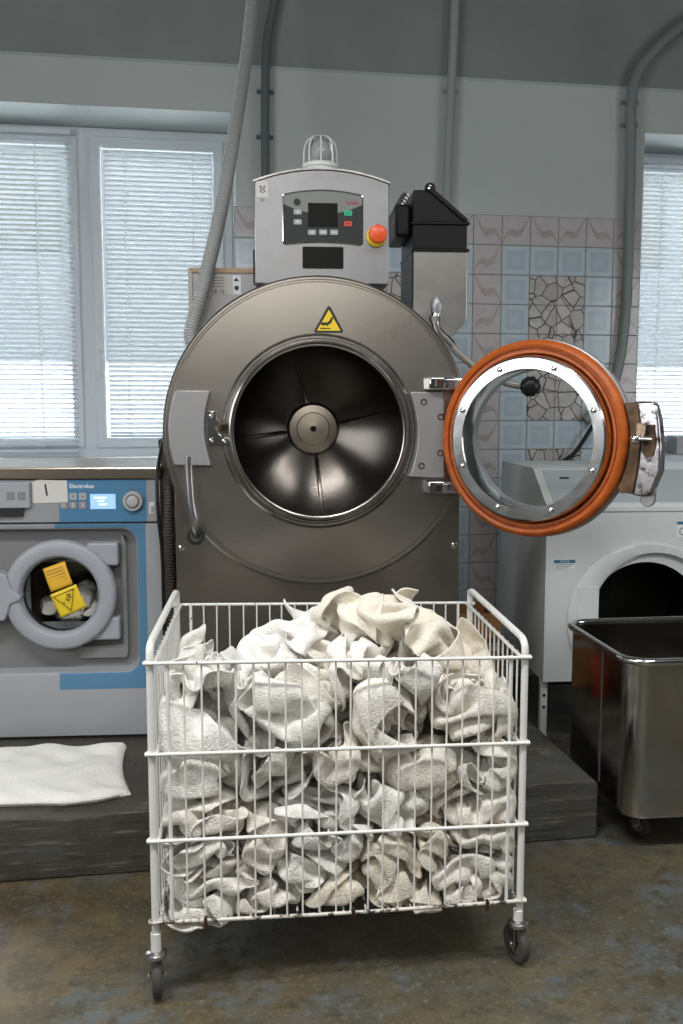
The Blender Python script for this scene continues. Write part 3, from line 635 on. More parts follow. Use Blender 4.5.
# ================================================================== grey washing machine on the left
EF = (-.164, 3.503, 0)
el = thing('washing_machine', 'grey washing machine with yellow stickers on its round door, below the left window', 'washing machine', (EF[0], EF[1], .2), -5.3)
def eo(name, mb, m, parent=el, **k): return obj(name, mb, m, parent, loc=(0, 0, ZO) if parent is el else None, **k)
EX0, EX1 = -.675, .063
b = MB(); b.loft([[(x, y, z) for x, z in ((EX0, .213), (EX1, .213), (EX1, 1.165), (EX0, 1.165))] for y in (.06, .72)], False, True); 
outer = []; inner = rrect(-.60, -.028, .458, .985, .055, 8)
def to_rect(x, z, x0, x1, z0, z1):
    cx, cz = (x0+x1)/2, (z0+z1)/2; dx, dz = x-cx, z-cz; k = min((x1-x0)/2/max(1e-9, abs(dx)), (z1-z0)/2/max(1e-9, abs(dz))); return (cx+dx*k, cz+dz*k)
cxi = ((-.60-.028)/2, (.458+.985)/2)
def ray_rect(x, z):
    dx, dz = x-cxi[0], z-cxi[1]; k = min(((EX1 if dx > 0 else EX0)-cxi[0])/dx if abs(dx) > 1e-9 else 9e9, ((1.006 if dz > 0 else .214)-cxi[1])/dz if abs(dz) > 1e-9 else 9e9)
    return (cxi[0]+dx*k, cxi[1]+dz*k)
# front panel: add the exact corner points by snapping the nearest samples
out = [ray_rect(*p) for p in inner]
for c_ in ((EX1, 1.006), (EX0, 1.006), (EX0, .214), (EX1, .214)):
    j = min(range(len(out)), key=lambda i: (out[i][0]-c_[0])**2 + (out[i][1]-c_[1])**2); out[j] = c_
grow = lambda e: [(cxi[0] + (x-cxi[0])*(1+e/.286), cxi[1] + (z-cxi[1])*(1+e/.264)) for x, z in inner]
b.loft([[(x, .06, z) for x, z in out], [(x, .003, z) for x, z in out], [(cxi[0]+(x-cxi[0])*.996, 0, cxi[1]+(z-cxi[1])*.996) for x, z in out], [(x, 0, z) for x, z in grow(.012)], [(x, .004, z) for x, z in grow(.004)], [(x, .014, z) for x, z in inner], [(x, .052, z) for x, z in grow(-.006)]])
eo('cabinet', b, M['wm_body'], smooth=25, fix=True)
r_ = MB(); cc = [(-.303 + .15*math.cos(math.atan2(z-.7215, x+.314)), .747 + .15*math.sin(math.atan2(z-.7215, x+.314))) for x, z in inner]
r_.loft([[(x, .052, z) for x, z in grow(.004)], [(x, .050, z) for x, z in cc], [(x, .062, z) for x, z in cc]]); eo('door_recess', r_, M['wm_dark'], smooth=0)
r_ = MB(); r_.prism([(-.245, .50), (-.075, .50), (-.068, .52), (-.068, .93), (-.080, .96), (-.085, .96), (-.085, .55), (-.245, .545)], .030, .051); eo('recess_moulding', r_, M['wm_dark'], bevel=.003)
k = MB(); k.box(EX0, EX1, .010, .70, .2, .2128); eo('plinth', k, M['black_matt'], smooth=0)
k = MB(); k.box(EX0, EX1, .003, .70, 1.012, 1.166); eo('panel_strip', k, M['wm_panel'], smooth=0, bevel=.002)
k = MB(); k.box(EX0-.003, EX1+.004, -.008, .71, 1.170, 1.212); eo('worktop', k, M['wm_brown'], bevel=.006, smooth=0)
dr = eo('detergent_drawer', MB().box(-.665, -.398, -.014, .003, 1.066, 1.158), M['wm_grey'], bevel=.004, smooth=0)
obj('drawer_grip', MB().box(-.62, -.425, -.010, .004, 1.036, 1.064), M['black_matt'], dr, smooth=0)
q = MB(); q.box(-.478, -.450, -.0148, -.0138, 1.095, 1.125); q.box(-.440, -.412, -.0148, -.0138, 1.095, 1.125); obj('drawer_symbols', q, M['ink_grey'], dr, smooth=0)
s_ = eo('paper_sticker', MB().prism([(-.391, 1.158), (-.368, 1.168), (-.268, 1.164), (-.266, 1.085), (-.391, 1.082)], .0008, .0028), M['paper'], smooth=0)
text('sticker_text', '1', .062, M['ink'], s_, (-.342, .0003, 1.128), (90, -8, 0))
text('brand_text', 'Electrolux', .0215, M['ink_white'], el, (-.216, .0018, 1.143+ZO), bold=.0003)
text('dial_text', 'Select', .012, M['ink_grey'], el, (-.034, .0018, 1.135+ZO))
for x, z, c_ in ((-.281, 1.074, '1'), (-.249, 1.074, '2'), (-.215, 1.074, '3'), (-.248, 1.106, '+'), (-.214, 1.106, 'v')):
    kk = eo('key', MB().prism(rrect(x-.013, x+.013, z-.0125, z+.0125, .003, 3), .0006, .0032), M['wm_panel' if z < 1.09 else 'dial'], smooth=0)
    kk.data.materials[0] = M['button' if z > 1.09 else 'grey_metal']
    text('key_symbol', c_, .019, M['ink_white' if z < 1.09 else 'ink'], kk, (x, .0002, z))
ds = eo('display_screen', MB().box(-.187, -.097, .0005, .0032, 1.060, 1.114), M['lcd'], smooth=0)
q = MB()
for i, (a0, a1) in enumerate(((-.172, -.130), (-.160, -.138), (-.155, -.128))): q.box(a0, a1, -.0002, .0006, 1.098-.012*i, 1.104-.012*i)
obj('screen_text', q, M['lcd_text'], ds, smooth=0)
dl = eo('selector_dial', MB().lathe([(.036, .003), (.036, -.010), (.033, -.014), (.026, -.014), (.024, -.008), (.022, -.007), (.020, -.022), (.016, -.024), (0, -.024)], -.034, 1.088, 40), M['dial'], smooth=35)
sw = eo('power_switch', MB().box(.023, .043, .0, .004, 1.040, 1.084), M['paper'], bevel=.001, smooth=0)
obj('switch_rocker', MB().box(.028, .038, -.004, .002, 1.048, 1.070), M['wm_grey'], sw, bevel=.001, smooth=0)
# door of the grey washer
DCx, DCz = -.303, .747
for z0, z1 in ((.852, .936), (.576, .660)):
    eo('hinge_block', MB().box(-.205, -.092, -.004, .051, z0, z1), M['wm_grey'], bevel=.008, smooth=0)
g = MB(); g.lathe([(.196, .045), (.202, .02), (.202, -.008), (.198, -.019), (.190, -.024), (.152, -.026), (.145, -.022), (.138, -.008), (.135, .012)], DCx, DCz, 96)
dr = eo('door', g, M['wm_grey'], smooth=40)
hp2 = [(-.60, .838), (-.515, .838), (-.487, .826), (-.478, .80), (-.470, .772), (-.440, .752), (-.436, .742), (-.446, .732), (-.476, .72), (-.485, .69), (-.498, .66), (-.60, .652)]
g = MB(); g.prism(hp2, -.034, .03); obj('door_handle', g, M['wm_grey'], dr, bevel=.010, seg=3, smooth=30)
g = MB(); g.lathe([(.137, .004), (.11, -.012), (.07, -.020), (.03, -.023), (0, -.024)], DCx, DCz, 64); g.lathe([(.137, .010), (.11, -.007), (.07, -.015), (.03, -.018), (0, -.019)], DCx, DCz, 64); obj('porthole_glass', g, M['glass'], dr, smooth=60, fix=False)
g = MB(); g.lathe([(.14, .052), (.20, .07), (.205, .40), (0, .42)], DCx, DCz, 64); eo('drum', g, M['drum'], smooth=40)
g = MB(); g.lathe([(.137, .014), (.139, .055), (.15, .058)], DCx, DCz, 64); obj('door_seal', g, M['black_matt'], dr, smooth=40)
# two yellow labels stuck on the glass (tilted squares)
def label_on_glass(cx, cz, ang, w, hh, m, name):
    c, s2 = math.cos(R(ang)), math.sin(R(ang)); mb = MB(); n = 8; F_ = []; V_ = []
    for i in range(n+1):
        for j in range(n+1):
            u, v = (i/n-.5)*w, (j/n-.5)*hh; x, z = cx + u*c - v*s2, cz + u*s2 + v*c
            rad = math.hypot(x-DCx, z-DCz); V_.append((x, np.interp(rad, [0, .03, .07, .11, .137], [-.024, -.023, -.020, -.012, .004]) - .0016, z))
    F_ = [(i*(n+1)+j, (i+1)*(n+1)+j, (i+1)*(n+1)+j+1, i*(n+1)+j+1) for i in range(n) for j in range(n)]
    mb.add(V_, F_); o = obj(name, mb, m, dr, smooth=60); so = o.modifiers.new('t', 'SOLIDIFY'); so.thickness = .0006; return o
label_on_glass(-.307, .817, 20, .083, .088, M['yellow2'], 'amber_label')
yl = label_on_glass(-.271, .727, 22, .100, .094, M['yellow'], 'yellow_label')
q = MB(); c, s2 = math.cos(R(22)), math.sin(R(22)); tri = [(-.042, .034), (.036, .036), (-.002, -.034)]
tp = [(-.271 + u*c - v*s2, -.0262, .727 + u*s2 + v*c) for u, v in tri]; q.tube(tp, .0019, 6, closed=True)
rs = random.Random(2)
for i in range(9):
    u, v = rs.uniform(-.018, .016), rs.uniform(-.002, .024); x, z = -.271 + u*c - v*s2, .727 + u*s2 + v*c; q.ball((x, -.0255, z), .003, 8)
obj('label_symbol', q, M['ink'], yl)
q = MB()
for i in range(5):
    v = .030 - .012*i; c, s2 = math.cos(R(20)), math.sin(R(20)); a_, b_ = (-.032, v), (.030, v)
    q.tube([(-.307 + u*c - w_*s2, -.0215, .817 + u*s2 + w_*c) for u, w_ in (a_, b_)], .0009, 5)
obj('label_lines', q, M['rust'], [o for o in dr.children if o.name.startswith('amber_label')][0])

# ================================================================== white dryer on the right
DFr = (1.4244, 3.62, 0)
dy = thing('tumble_dryer', 'white front loading dryer with dark open drum behind the steel trolley', 'dryer', (DFr[0], DFr[1], 0), -5.3)
DW = .84
b = MB()
prof = [(0.0, .306), (0.0, 1.003), (-.006, 1.010), (-.006, 1.026), (.004, 1.036), (.020, 1.040), (.215, 1.166), (.235, 1.172), (.78, 1.172), (.78, .306)]
bc = (.416, .560); oc = (.452, .572)
n = 72
# body as a prism whose front has a round opening
cab = MB(); m_ = len(prof)
fl = [[(x, y, z) for y, z in prof] for x in (0.0, DW)]
cab.add(fl[0] + fl[1], [tuple(range(m_-1, -1, -1)), tuple(range(m_, 2*m_))] + [(i, i+1, i+1+m_, i+m_) for i in range(1, m_-1)] + [(m_-1, 0, m_, 2*m_-1)])
def rr2(x, z):
    dx, dz = x-bc[0], z-bc[1]; k = min(((DW if dx > 0 else 0.)-bc[0])/dx if abs(dx) > 1e-9 else 9e9, ((1.003 if dz > 0 else .306)-bc[1])/dz if abs(dz) > 1e-9 else 9e9); return (bc[0]+dx*k, bc[1]+dz*k)
circ = [(bc[0] + .24*math.cos(2*PI*i/n), bc[1] + .24*math.sin(2*PI*i/n)) for i in range(n)]
o_ = [rr2(*p) for p in circ]
for c_ in ((DW, 1.003), (0, 1.003), (0, .306), (DW, .306)):
    j = min(range(n), key=lambda i: (o_[i][0]-c_[0])**2 + (o_[i][1]-c_[1])**2); o_[j] = c_
cab.loft([[(x, 0, z) for x, z in o_], [(x, 0, z) for x, z in circ]])
obj('cabinet', cab, M['dryer_white'], dy, smooth=25, fix=True)
# bezel: eccentric ring from the big rim to the opening
bz = MB(); ts = [2*PI*i/n for i in range(n)]
def C_(cx, cz, r, y): return [(cx + r*math.cos(t_), y, cz + r*math.sin(t_)) for t_ in ts]
lerp = lambda a, b, k: a + (b-a)*k
bz.loft([C_(*bc, .325, -.0005), C_(*bc, .323, -.010), C_(lerp(bc[0], oc[0], .2), lerp(bc[1], oc[1], .2), .312, -.020), C_(lerp(bc[0], oc[0], .8), lerp(bc[1], oc[1], .8), .272, -.022), C_(*oc, .262, -.014), C_(*oc, .258, .01), C_(*oc, .255, .10)])
bzo = obj('door_rim', bz, M['dryer_white'], dy, smooth=40)
q = MB(); q.loft([[(x, y, z) for x, z in rrect(.13, .216, .44, .706, .008, 3)] for y in (-.0235, -.016)], True, True); obj('hinge_cover', q, M['dryer_white'], bzo, bevel=.002)
q = MB(); q.lathe([(.255, .095), (.33, .11), (.33, .60), (.05, .62), (.04, .61), (0, .61)], *oc, 64); obj('drum', q, mat('dark_dryer_drum', (.06, .058, .05), .35, .8), dy, smooth=40)
q = MB(); q.lathe([(.246, .02), (.30, .03), (.30, .10)], *oc, 64); obj('drum_seal', q, M['black_matt'], dy)
# control fascia on the slope
sl_ = Vector((0, .195, .126)).normalized(); nr = Vector((0, -.126, .195)).normalized(); base = Vector((0, .020, 1.040))
def fascia(u0, u1, x0, x1, t0, t1): # along slope u (m), thickness t along the normal
    v = []
    for t_ in (t0, t1):
        for x, u in ((x0, u0), (x1, u0), (x1, u1), (x0, u1)): p = base + sl_*u + nr*t_; v.append((x, p.y, p.z))
    return v
Q6 = [(0, 3, 2, 1), (4, 5, 6, 7), (0, 1, 5, 4), (1, 2, 6, 5), (2, 3, 7, 6), (3, 0, 4, 7)]
fa = obj('control_fascia', MB().add(fascia(.004, .224, .035, DW-.02, -.002, .003), Q6), M['dryer_panel'], dy, smooth=0, bevel=.001)
for x0, x1, u0, u1, mm in [(.095, .135, .160, .172, 'ink'), (.285, .292, .118, .126, 'ink'), (.296, .303, .118, .126, 'ink'), (.307, .314, .118, .126, 'ink'), (.330, .338, .060, .076, 'ink'), (.345, .353, .060, .076, 'ink'), (.36, .368, .06, .076, 'button'), (.40, .44, .10, .103, 'ink_grey'), (.40, .435, .092, .095, 'ink_grey'), (.27, .41, .084, .087, 'ink_grey'), (.25, .28, .06, .063, 'ink_grey'), (.30, .325, .06, .063, 'ink_grey')]:
    obj('fascia_button' if mm in ('button', 'screen') else 'fascia_marking', MB().add(fascia(u0, u1, x0, x1, .002, .0045), Q6), M[mm], dy, smooth=0)
lb = obj('notice_label', MB().box(.033, .121, -.0012, 0, .774, .812), M['ink_white'], dy, smooth=0)
obj('label_header', MB().box(.033, .121, -.0018, -.001, .799, .812), M['notice_blue'], lb, smooth=0)
text('label_text', 'NOTICE', .0105, M['ink_white'], lb, (.077, -.002, .8055))
q = MB()
for i in range(3): q.box(.038, .116-.012*i, -.0016, -.001, .792-.007*i, .7945-.007*i)
obj('label_lines', q, M['ink_grey'], lb, smooth=0)
lb = obj('rating_label', MB().box(.539, .60, -.0012, 0, .900, .965), M['ink_white'], dy, smooth=0)
obj('label_header', MB().box(.539, .60, -.0018, -.001, .953, .965), M['notice_blue'], lb, smooth=0)
q = MB(); q.lathe([(.016, -.0018), (.012, -.0018)], .565, .925, 20); obj('label_symbol', q, M['ink_grey'], lb)
q = MB(); q.box(0, .028, .03, .06, 0, .306); lg = obj('leg', q, M['dryer_white'], dy, smooth=0, bevel=.002)
q = MB(); [q.lathe([(.007, .0297), (0, .0294)], .014, z, 12) for z in (.24, .19)]; obj('leg_slot', q, M['black'], lg)
for x0, x1, y0, y1 in ((0, .028, .72, .75), (DW-.028, DW, .03, .06), (DW-.028, DW, .72, .75)): obj('leg', MB().box(x0, x1, y0, y1, 0, .306), M['dryer_white'], dy, smooth=0, bevel=.002)
obj('base_pan', MB().box(.03, DW-.03, .08, .74, .27, .306), M['black_matt'], dy, smooth=0)
# small grey box on the sill
q = MB().box(0, .20, -.12, 0, 0, .10); t = tag(obj('storage_box', q, M['grey_metal'], bevel=.004, smooth=0, loc=(2.66, 5.0, SILL+.004)), 'small grey box on the sill of the right-hand window', 'box')

# ================================================================== cardboard box and red can behind the basket
cx = thing('cardboard_box', 'open brown cardboard box standing between the steel machine and the white dryer', 'box', (1.16, 3.80, .2), -5.3)
q = MB(); q.box(-.12, .13, 0, .006, 0, .36); q.box(-.12, .13, .24, .246, 0, .36); q.box(-.12, -.114, 0, .24, 0, .36); q.box(.124, .13, 0, .24, 0, .36); q.box(-.12, .13, 0, .24, 0, .006); obj('box_body', q, M['card'], cx, smooth=0)
q = MB(); q.add([(-.12, 0, .36), (.13, 0, .36), (.13, -.06, .27), (-.12, -.06, .27), (-.12, .004, .362), (.13, .004, .362), (.13, -.056, .272), (-.12, -.056, .272)], Q6); obj('box_flap', q, M['card'], cx, smooth=0)
obj('packing_tape', MB().box(-.12, .13, -.002, 0, .20, .235), M['paper'], cx, smooth=0)
rc = tag(obj('plastic_canister', MB().lathe([(.0, 0), (.038, 0), (.04, .01), (.04, .16), (.033, .18), (.015, .19), (.015, .21), (0, .21)], 0, 0, 32, axis='z'), M['red'], loc=(1.12, 3.63, .2)), 'small red canister beside the cardboard box on the step', 'canister')

# ================================================================== folded towel lying on the step
ft = MB(); NX, NY = 90, 52
rs = np.random.RandomState(4)
def towel_edge(u):   # front and back edge as the cloth lies
    return float(np.interp(u, [-1.15, -.59, -.5, -.40, -.30, -.206], [2.985, 2.945, 2.930, 2.918, 2.935, 2.975])) + .004*math.sin(u*23), 3.44 + .012*math.sin(u*6)
def ftop(x, y):
    return .012*math.sin(x*7+y*5) * .35 + .0035*math.sin(x*41+y*17+2*math.sin(y*19)) + .0025*math.sin(x*13-y*47) + .004*math.sin(x*23-y*9) + .003*math.sin(y*31+x*6) + .006*math.exp(-((y-3.12-(x+.4)*.3)**2)/.0006)
x0_, x1_ = -1.15, -.225
V_ = []; 
for lay in (1, 0):
    for i in range(NX+1):
        for j in range(NY+1):
            u = i/NX; v = j/NY; x = x0_ + (x1_-x0_)*u; f0, f1 = towel_edge(x)
            x += (u**8)*(.032*(1-v)**2 - .018*math.sin(v*2.6))
            y = f0 + (f1-f0)*v - .03*u**6*v
            e = min(1, min(v, 1-v)*9, (1-u)*14, u*20); rnd = math.sqrt(max(0, 1-(1-e)**2))
            z = .2005 + (.004 + .020*rnd + ftop(x, y)*rnd if lay else .0)
            if lay and u > .86: z += .012*max(0, (u-.86)/.14)*(v > .75)*(v-.75)*4
            V_.append((x, y, z))
n1 = (NX+1)*(NY+1); F_ = []
for i in range(NX):
    for j in range(NY):
        q0 = i*(NY+1)+j; F_.append((q0, q0+NY+1, q0+NY+2, q0+1)); F_.append((n1+q0, n1+q0+1, n1+q0+NY+2, n1+q0+NY+1))
ed = [i*(NY+1) for i in range(NX+1)] + [NX*(NY+1)+j for j in range(1, NY+1)] + [i*(NY+1)+NY for i in range(NX-1, -1, -1)] + [j for j in range(NY-1, 0, -1)]
for a_, b_ in zip(ed, ed[1:]+ed[:1]): F_.append((a_, b_, n1+b_, n1+a_))
V_ = [(x+.6, y-3.1, z-.2) for x, y, z in V_]
t = obj('folded_towel', MB().add(V_, F_), M['towel_white'], smooth=70, sub=1, loc=(-.6, 3.1, .2)); tag(t, 'flat folded white towel on the concrete step below the grey washer', 'towel')
hm = MB(); e_ = [V_[i*(NY+1)+0] for i in range(2, NX-2)]
e_ = [(a+.0, b-.002, .014) for a, b, c in e_]; obj('hem', MB().tube(e_, .007, 8), M['towel_off'], t, smooth=60)

# ================================================================== steel tub trolley on the right
TP = (1.352, 2.71, 0)
tt = thing('tub_trolley', 'polished stainless steel tub trolley with tubular rim in front of the dryer', 'trolley', TP, -2.2)
TW, TD = .86, .56
def tloop(x0, x1, y0, y1, r, z, k=8):
    return [(x, y, z) for x, y in rrect(x0, x1, y0, y1, r, k)]
tb = MB()
Ls = [tloop(.06, TW-.06, .06, TD-.06, .05, .112), tloop(.025, TW-.025, .025, TD-.025, .06, .112), tloop(.008, TW-.008, .008, TD-.008, .07, .120), tloop(0, TW, 0, TD, .075, .140), tloop(0, TW, 0, TD, .075, .628),
      tloop(.006, TW-.006, .006, TD-.006, .070, .628), tloop(.006, TW-.006, .006, TD-.006, .070, .145), tloop(.03, TW-.03, .03, TD-.03, .06, .122)]
tb.loft(Ls, True, True); obj('tub', tb, M['tub'], tt, smooth=40, fix=False)
rim = tloop(-.006, TW+.006, -.006, TD+.006, .082, .634, 10); obj('rim', MB().tube(rim, .0125, 14, closed=True), M['polished'], tt, smooth=60)
obj('side_seam', MB().box(-.0025, .0, .22, .232, .16, .62), M['chrome_dull'], tt, smooth=0)
def caster(parent, x, y, z_top, wr, ww, rot, ms, rubber, stem=None):
    """a swivel caster: stem or plate, fork, wheel, axle; wheel touches z=0"""
    L = []
    c, s2 = math.cos(R(rot)), math.sin(R(rot)); tr_ = .018
    wx, wy = x + tr_*s2, y + tr_*c*(-1 if rot > 90 else 1)
    def X(mb):
        mb.v = [(wx + px*c - py*s2, wy + px*s2 + py*c, pz) for px, py, pz in mb.v]; return mb
    f = MB()
    for q in (-1, 1):
        f.prism([(-.016, .030+wr), (.016, .030+wr), (.020, wr+.012), (.009, wr-.014), (-.009, wr-.014), (-.020, wr+.012)], q*(ww/2+.004), q*(ww/2+.007), axis='x')
        f.v = f.v
    f.box(-ww/2-.007, ww/2+.007, -.020, .020, 2*wr+.004, 2*wr+.008); 
    for q in (-1, 1): f.box(q*(ww/2+.0055)-.0015, q*(ww/2+.0055)+.0015, -.017, .017, wr+.02, 2*wr+.006)
    fk = obj('caster', X(f), ms, parent, smooth=0, bevel=.001)
    g = MB(); g.lathe([(.024, 2*wr+.008), (.026, 2*wr+.012), (.026, 2*wr+.018), (.020, 2*wr+.022), (.012, 2*wr+.024)], x, y, 24, True, True, 'z'); obj('swivel', g, ms, fk)
    w_ = MB(); r_ = wr; w_.lathe([(r_*.55, -ww/2), (r_*.86, -ww/2), (r_*.97, -ww*.38), (r_, -ww*.15), (r_, ww*.15), (r_*.97, ww*.38), (r_*.86, ww/2), (r_*.55, ww/2)], 0, wr, 40, axis='x')
    obj('wheel', X(w_), rubber, fk, smooth=50)
    w_ = MB(); w_.lathe([(.0, -ww/2-.010), (.006, -ww/2-.010), (.006, -ww/2), (wr*.56, -ww/2+.002), (wr*.56, ww/2-.002), (.006, ww/2), (.006, ww/2+.010), (0, ww/2+.010)], 0, wr, 24, axis='x'); obj('axle', X(w_), M['chrome_dull'], fk)
    if stem: obj('stem', MB().lathe([(stem, 2*wr+.02), (stem, z_top)], x, y, 18, True, True, 'z'), M['wire'], fk, smooth=50)
    return fk
M['tyre'] = mat('worn_grey_rubber', (.055, .048, .042), .7)
for x, y, rt in ((.10, .12, 25), (TW-.10, .12, 10), (.10, TD-.10, -20), (TW-.1, TD-.1, 40)): caster(tt, x, y, .112, .042, .022, rt, M['chrome_dull'], M['tyre'])

# ================================================================== wire basket trolley
BF = (-.095, 2.20, 0); BR_ = 0
bk = thing('wire_basket_trolley', 'white wire laundry basket on four casters, heaped with towels', 'laundry basket', BF, BR_)
W_, D_ = .912, .64; ZR = (.835, .617, .405, .203)
for x in (0, W_):
    e = MB(); e.tube(smooth_path([(x, .0, .170), (x, .0, .45), (x, .0, .80), (x, .0, .848), (x, .008, .866), (x, .030, .874), (x, .08, .876), (x, .55, .878), (x, .625, .876), (x, .643, .868), (x, .65, .85), (x, .65, .6), (x, .65, .17)], 6), .0092, 14); obj('end_frame', e, M['wire'], bk, smooth=60)
for i, z in enumerate(ZR):
    mm = M['wire'] if i < 3 else M['wire_worn']
    for y, s2 in ((-.012, -1), (D_+.012, 1)):
        r_ = MB(); r_.tube(smooth_path([(-.008, y-s2*.016, z), (-.012, y-s2*.006, z), (-.006, y, z), (.03, y, z), (W_/2, y, z - .004*(i == 3)), (W_-.03, y, z), (W_+.006, y, z), (W_+.012, y-s2*.006, z), (W_+.008, y-s2*.016, z)], 5), .0046, 10); obj('rail', r_, mm, bk, smooth=60)
    for x in (.012, W_-.012):
        obj('rail', MB().tube([(x, -.008, z), (x, D_+.008, z)], .0048, 10), mm, bk, smooth=60)
rw = random.Random(5)
for i in range(1, 23):
    x = W_*i/23
    for y in (-.006, D_+.006):
        thick = i in (1, 22); xx = x + rw.uniform(-.002, .002)
        obj('wire', MB().tube([(xx, y, .200), (xx + rw.uniform(-.0015, .0015), y+rw.uniform(-.002, .002), .52), (xx, y, .838)], .0046 if thick else .0024, 8), M['wire'], bk, smooth=60)
for i in range(1, 13):
    y = D_*i/13
    for x in (.006, W_-.006): obj('wire', MB().tube([(x, y, .2), (x, y, .838)], .0025, 8), M['wire'], bk, smooth=60)
fl_ = MB()
for i in range(1, 16): fl_.tube([(W_*i/16, -.004, .198), (W_*i/16, D_+.004, .198)], .003, 6)
for i in range(1, 5): fl_.tube([(0, D_*i/5, .193), (W_, D_*i/5, .193)], .0045, 8)
obj('floor_grid', fl_, M['wire_worn'], bk, smooth=60)
for x, y in ((.12, -.012), (.48, -.012), (W_-.09, -.012)):
    obj('clip', MB().box(x-.004, x+.004, y-.009, y+.004, .186, .212), M['rust'], bk, bevel=.001, smooth=0)
SK, TI = .085, .024   # the old basket is bent: ends lean to the right, right side sits lower
for ch in list(bk.children):
    for v in ch.data.vertices: v.co = (v.co.x + SK*v.co.y, v.co.y, v.co.z - TI*v.co.x/W_)
caster(bk, 0.000, .0, .172, .052, .024, 2, M['chrome_dull'], M['tyre'], stem=.0125)
caster(bk, W_-.004, .0, .150, .050, .024, 14, M['chrome_dull'], M['tyre'], stem=.0125)
caster(bk, 0.05, D_-.06, .172, .050, .024, 80, M['chrome_dull'], M['tyre'], stem=.0125)
caster(bk, W_+.05, D_-.06, .150, .050, .024, 95, M['chrome_dull'], M['tyre'], stem=.0125)
for x, z in ((.05, .172), (W_+.05, .150)): obj('caster_bracket', MB().box(x-.010, x+.010, D_-.07, D_+.01, z-.004, z+.006), M['wire'], bk, smooth=0)
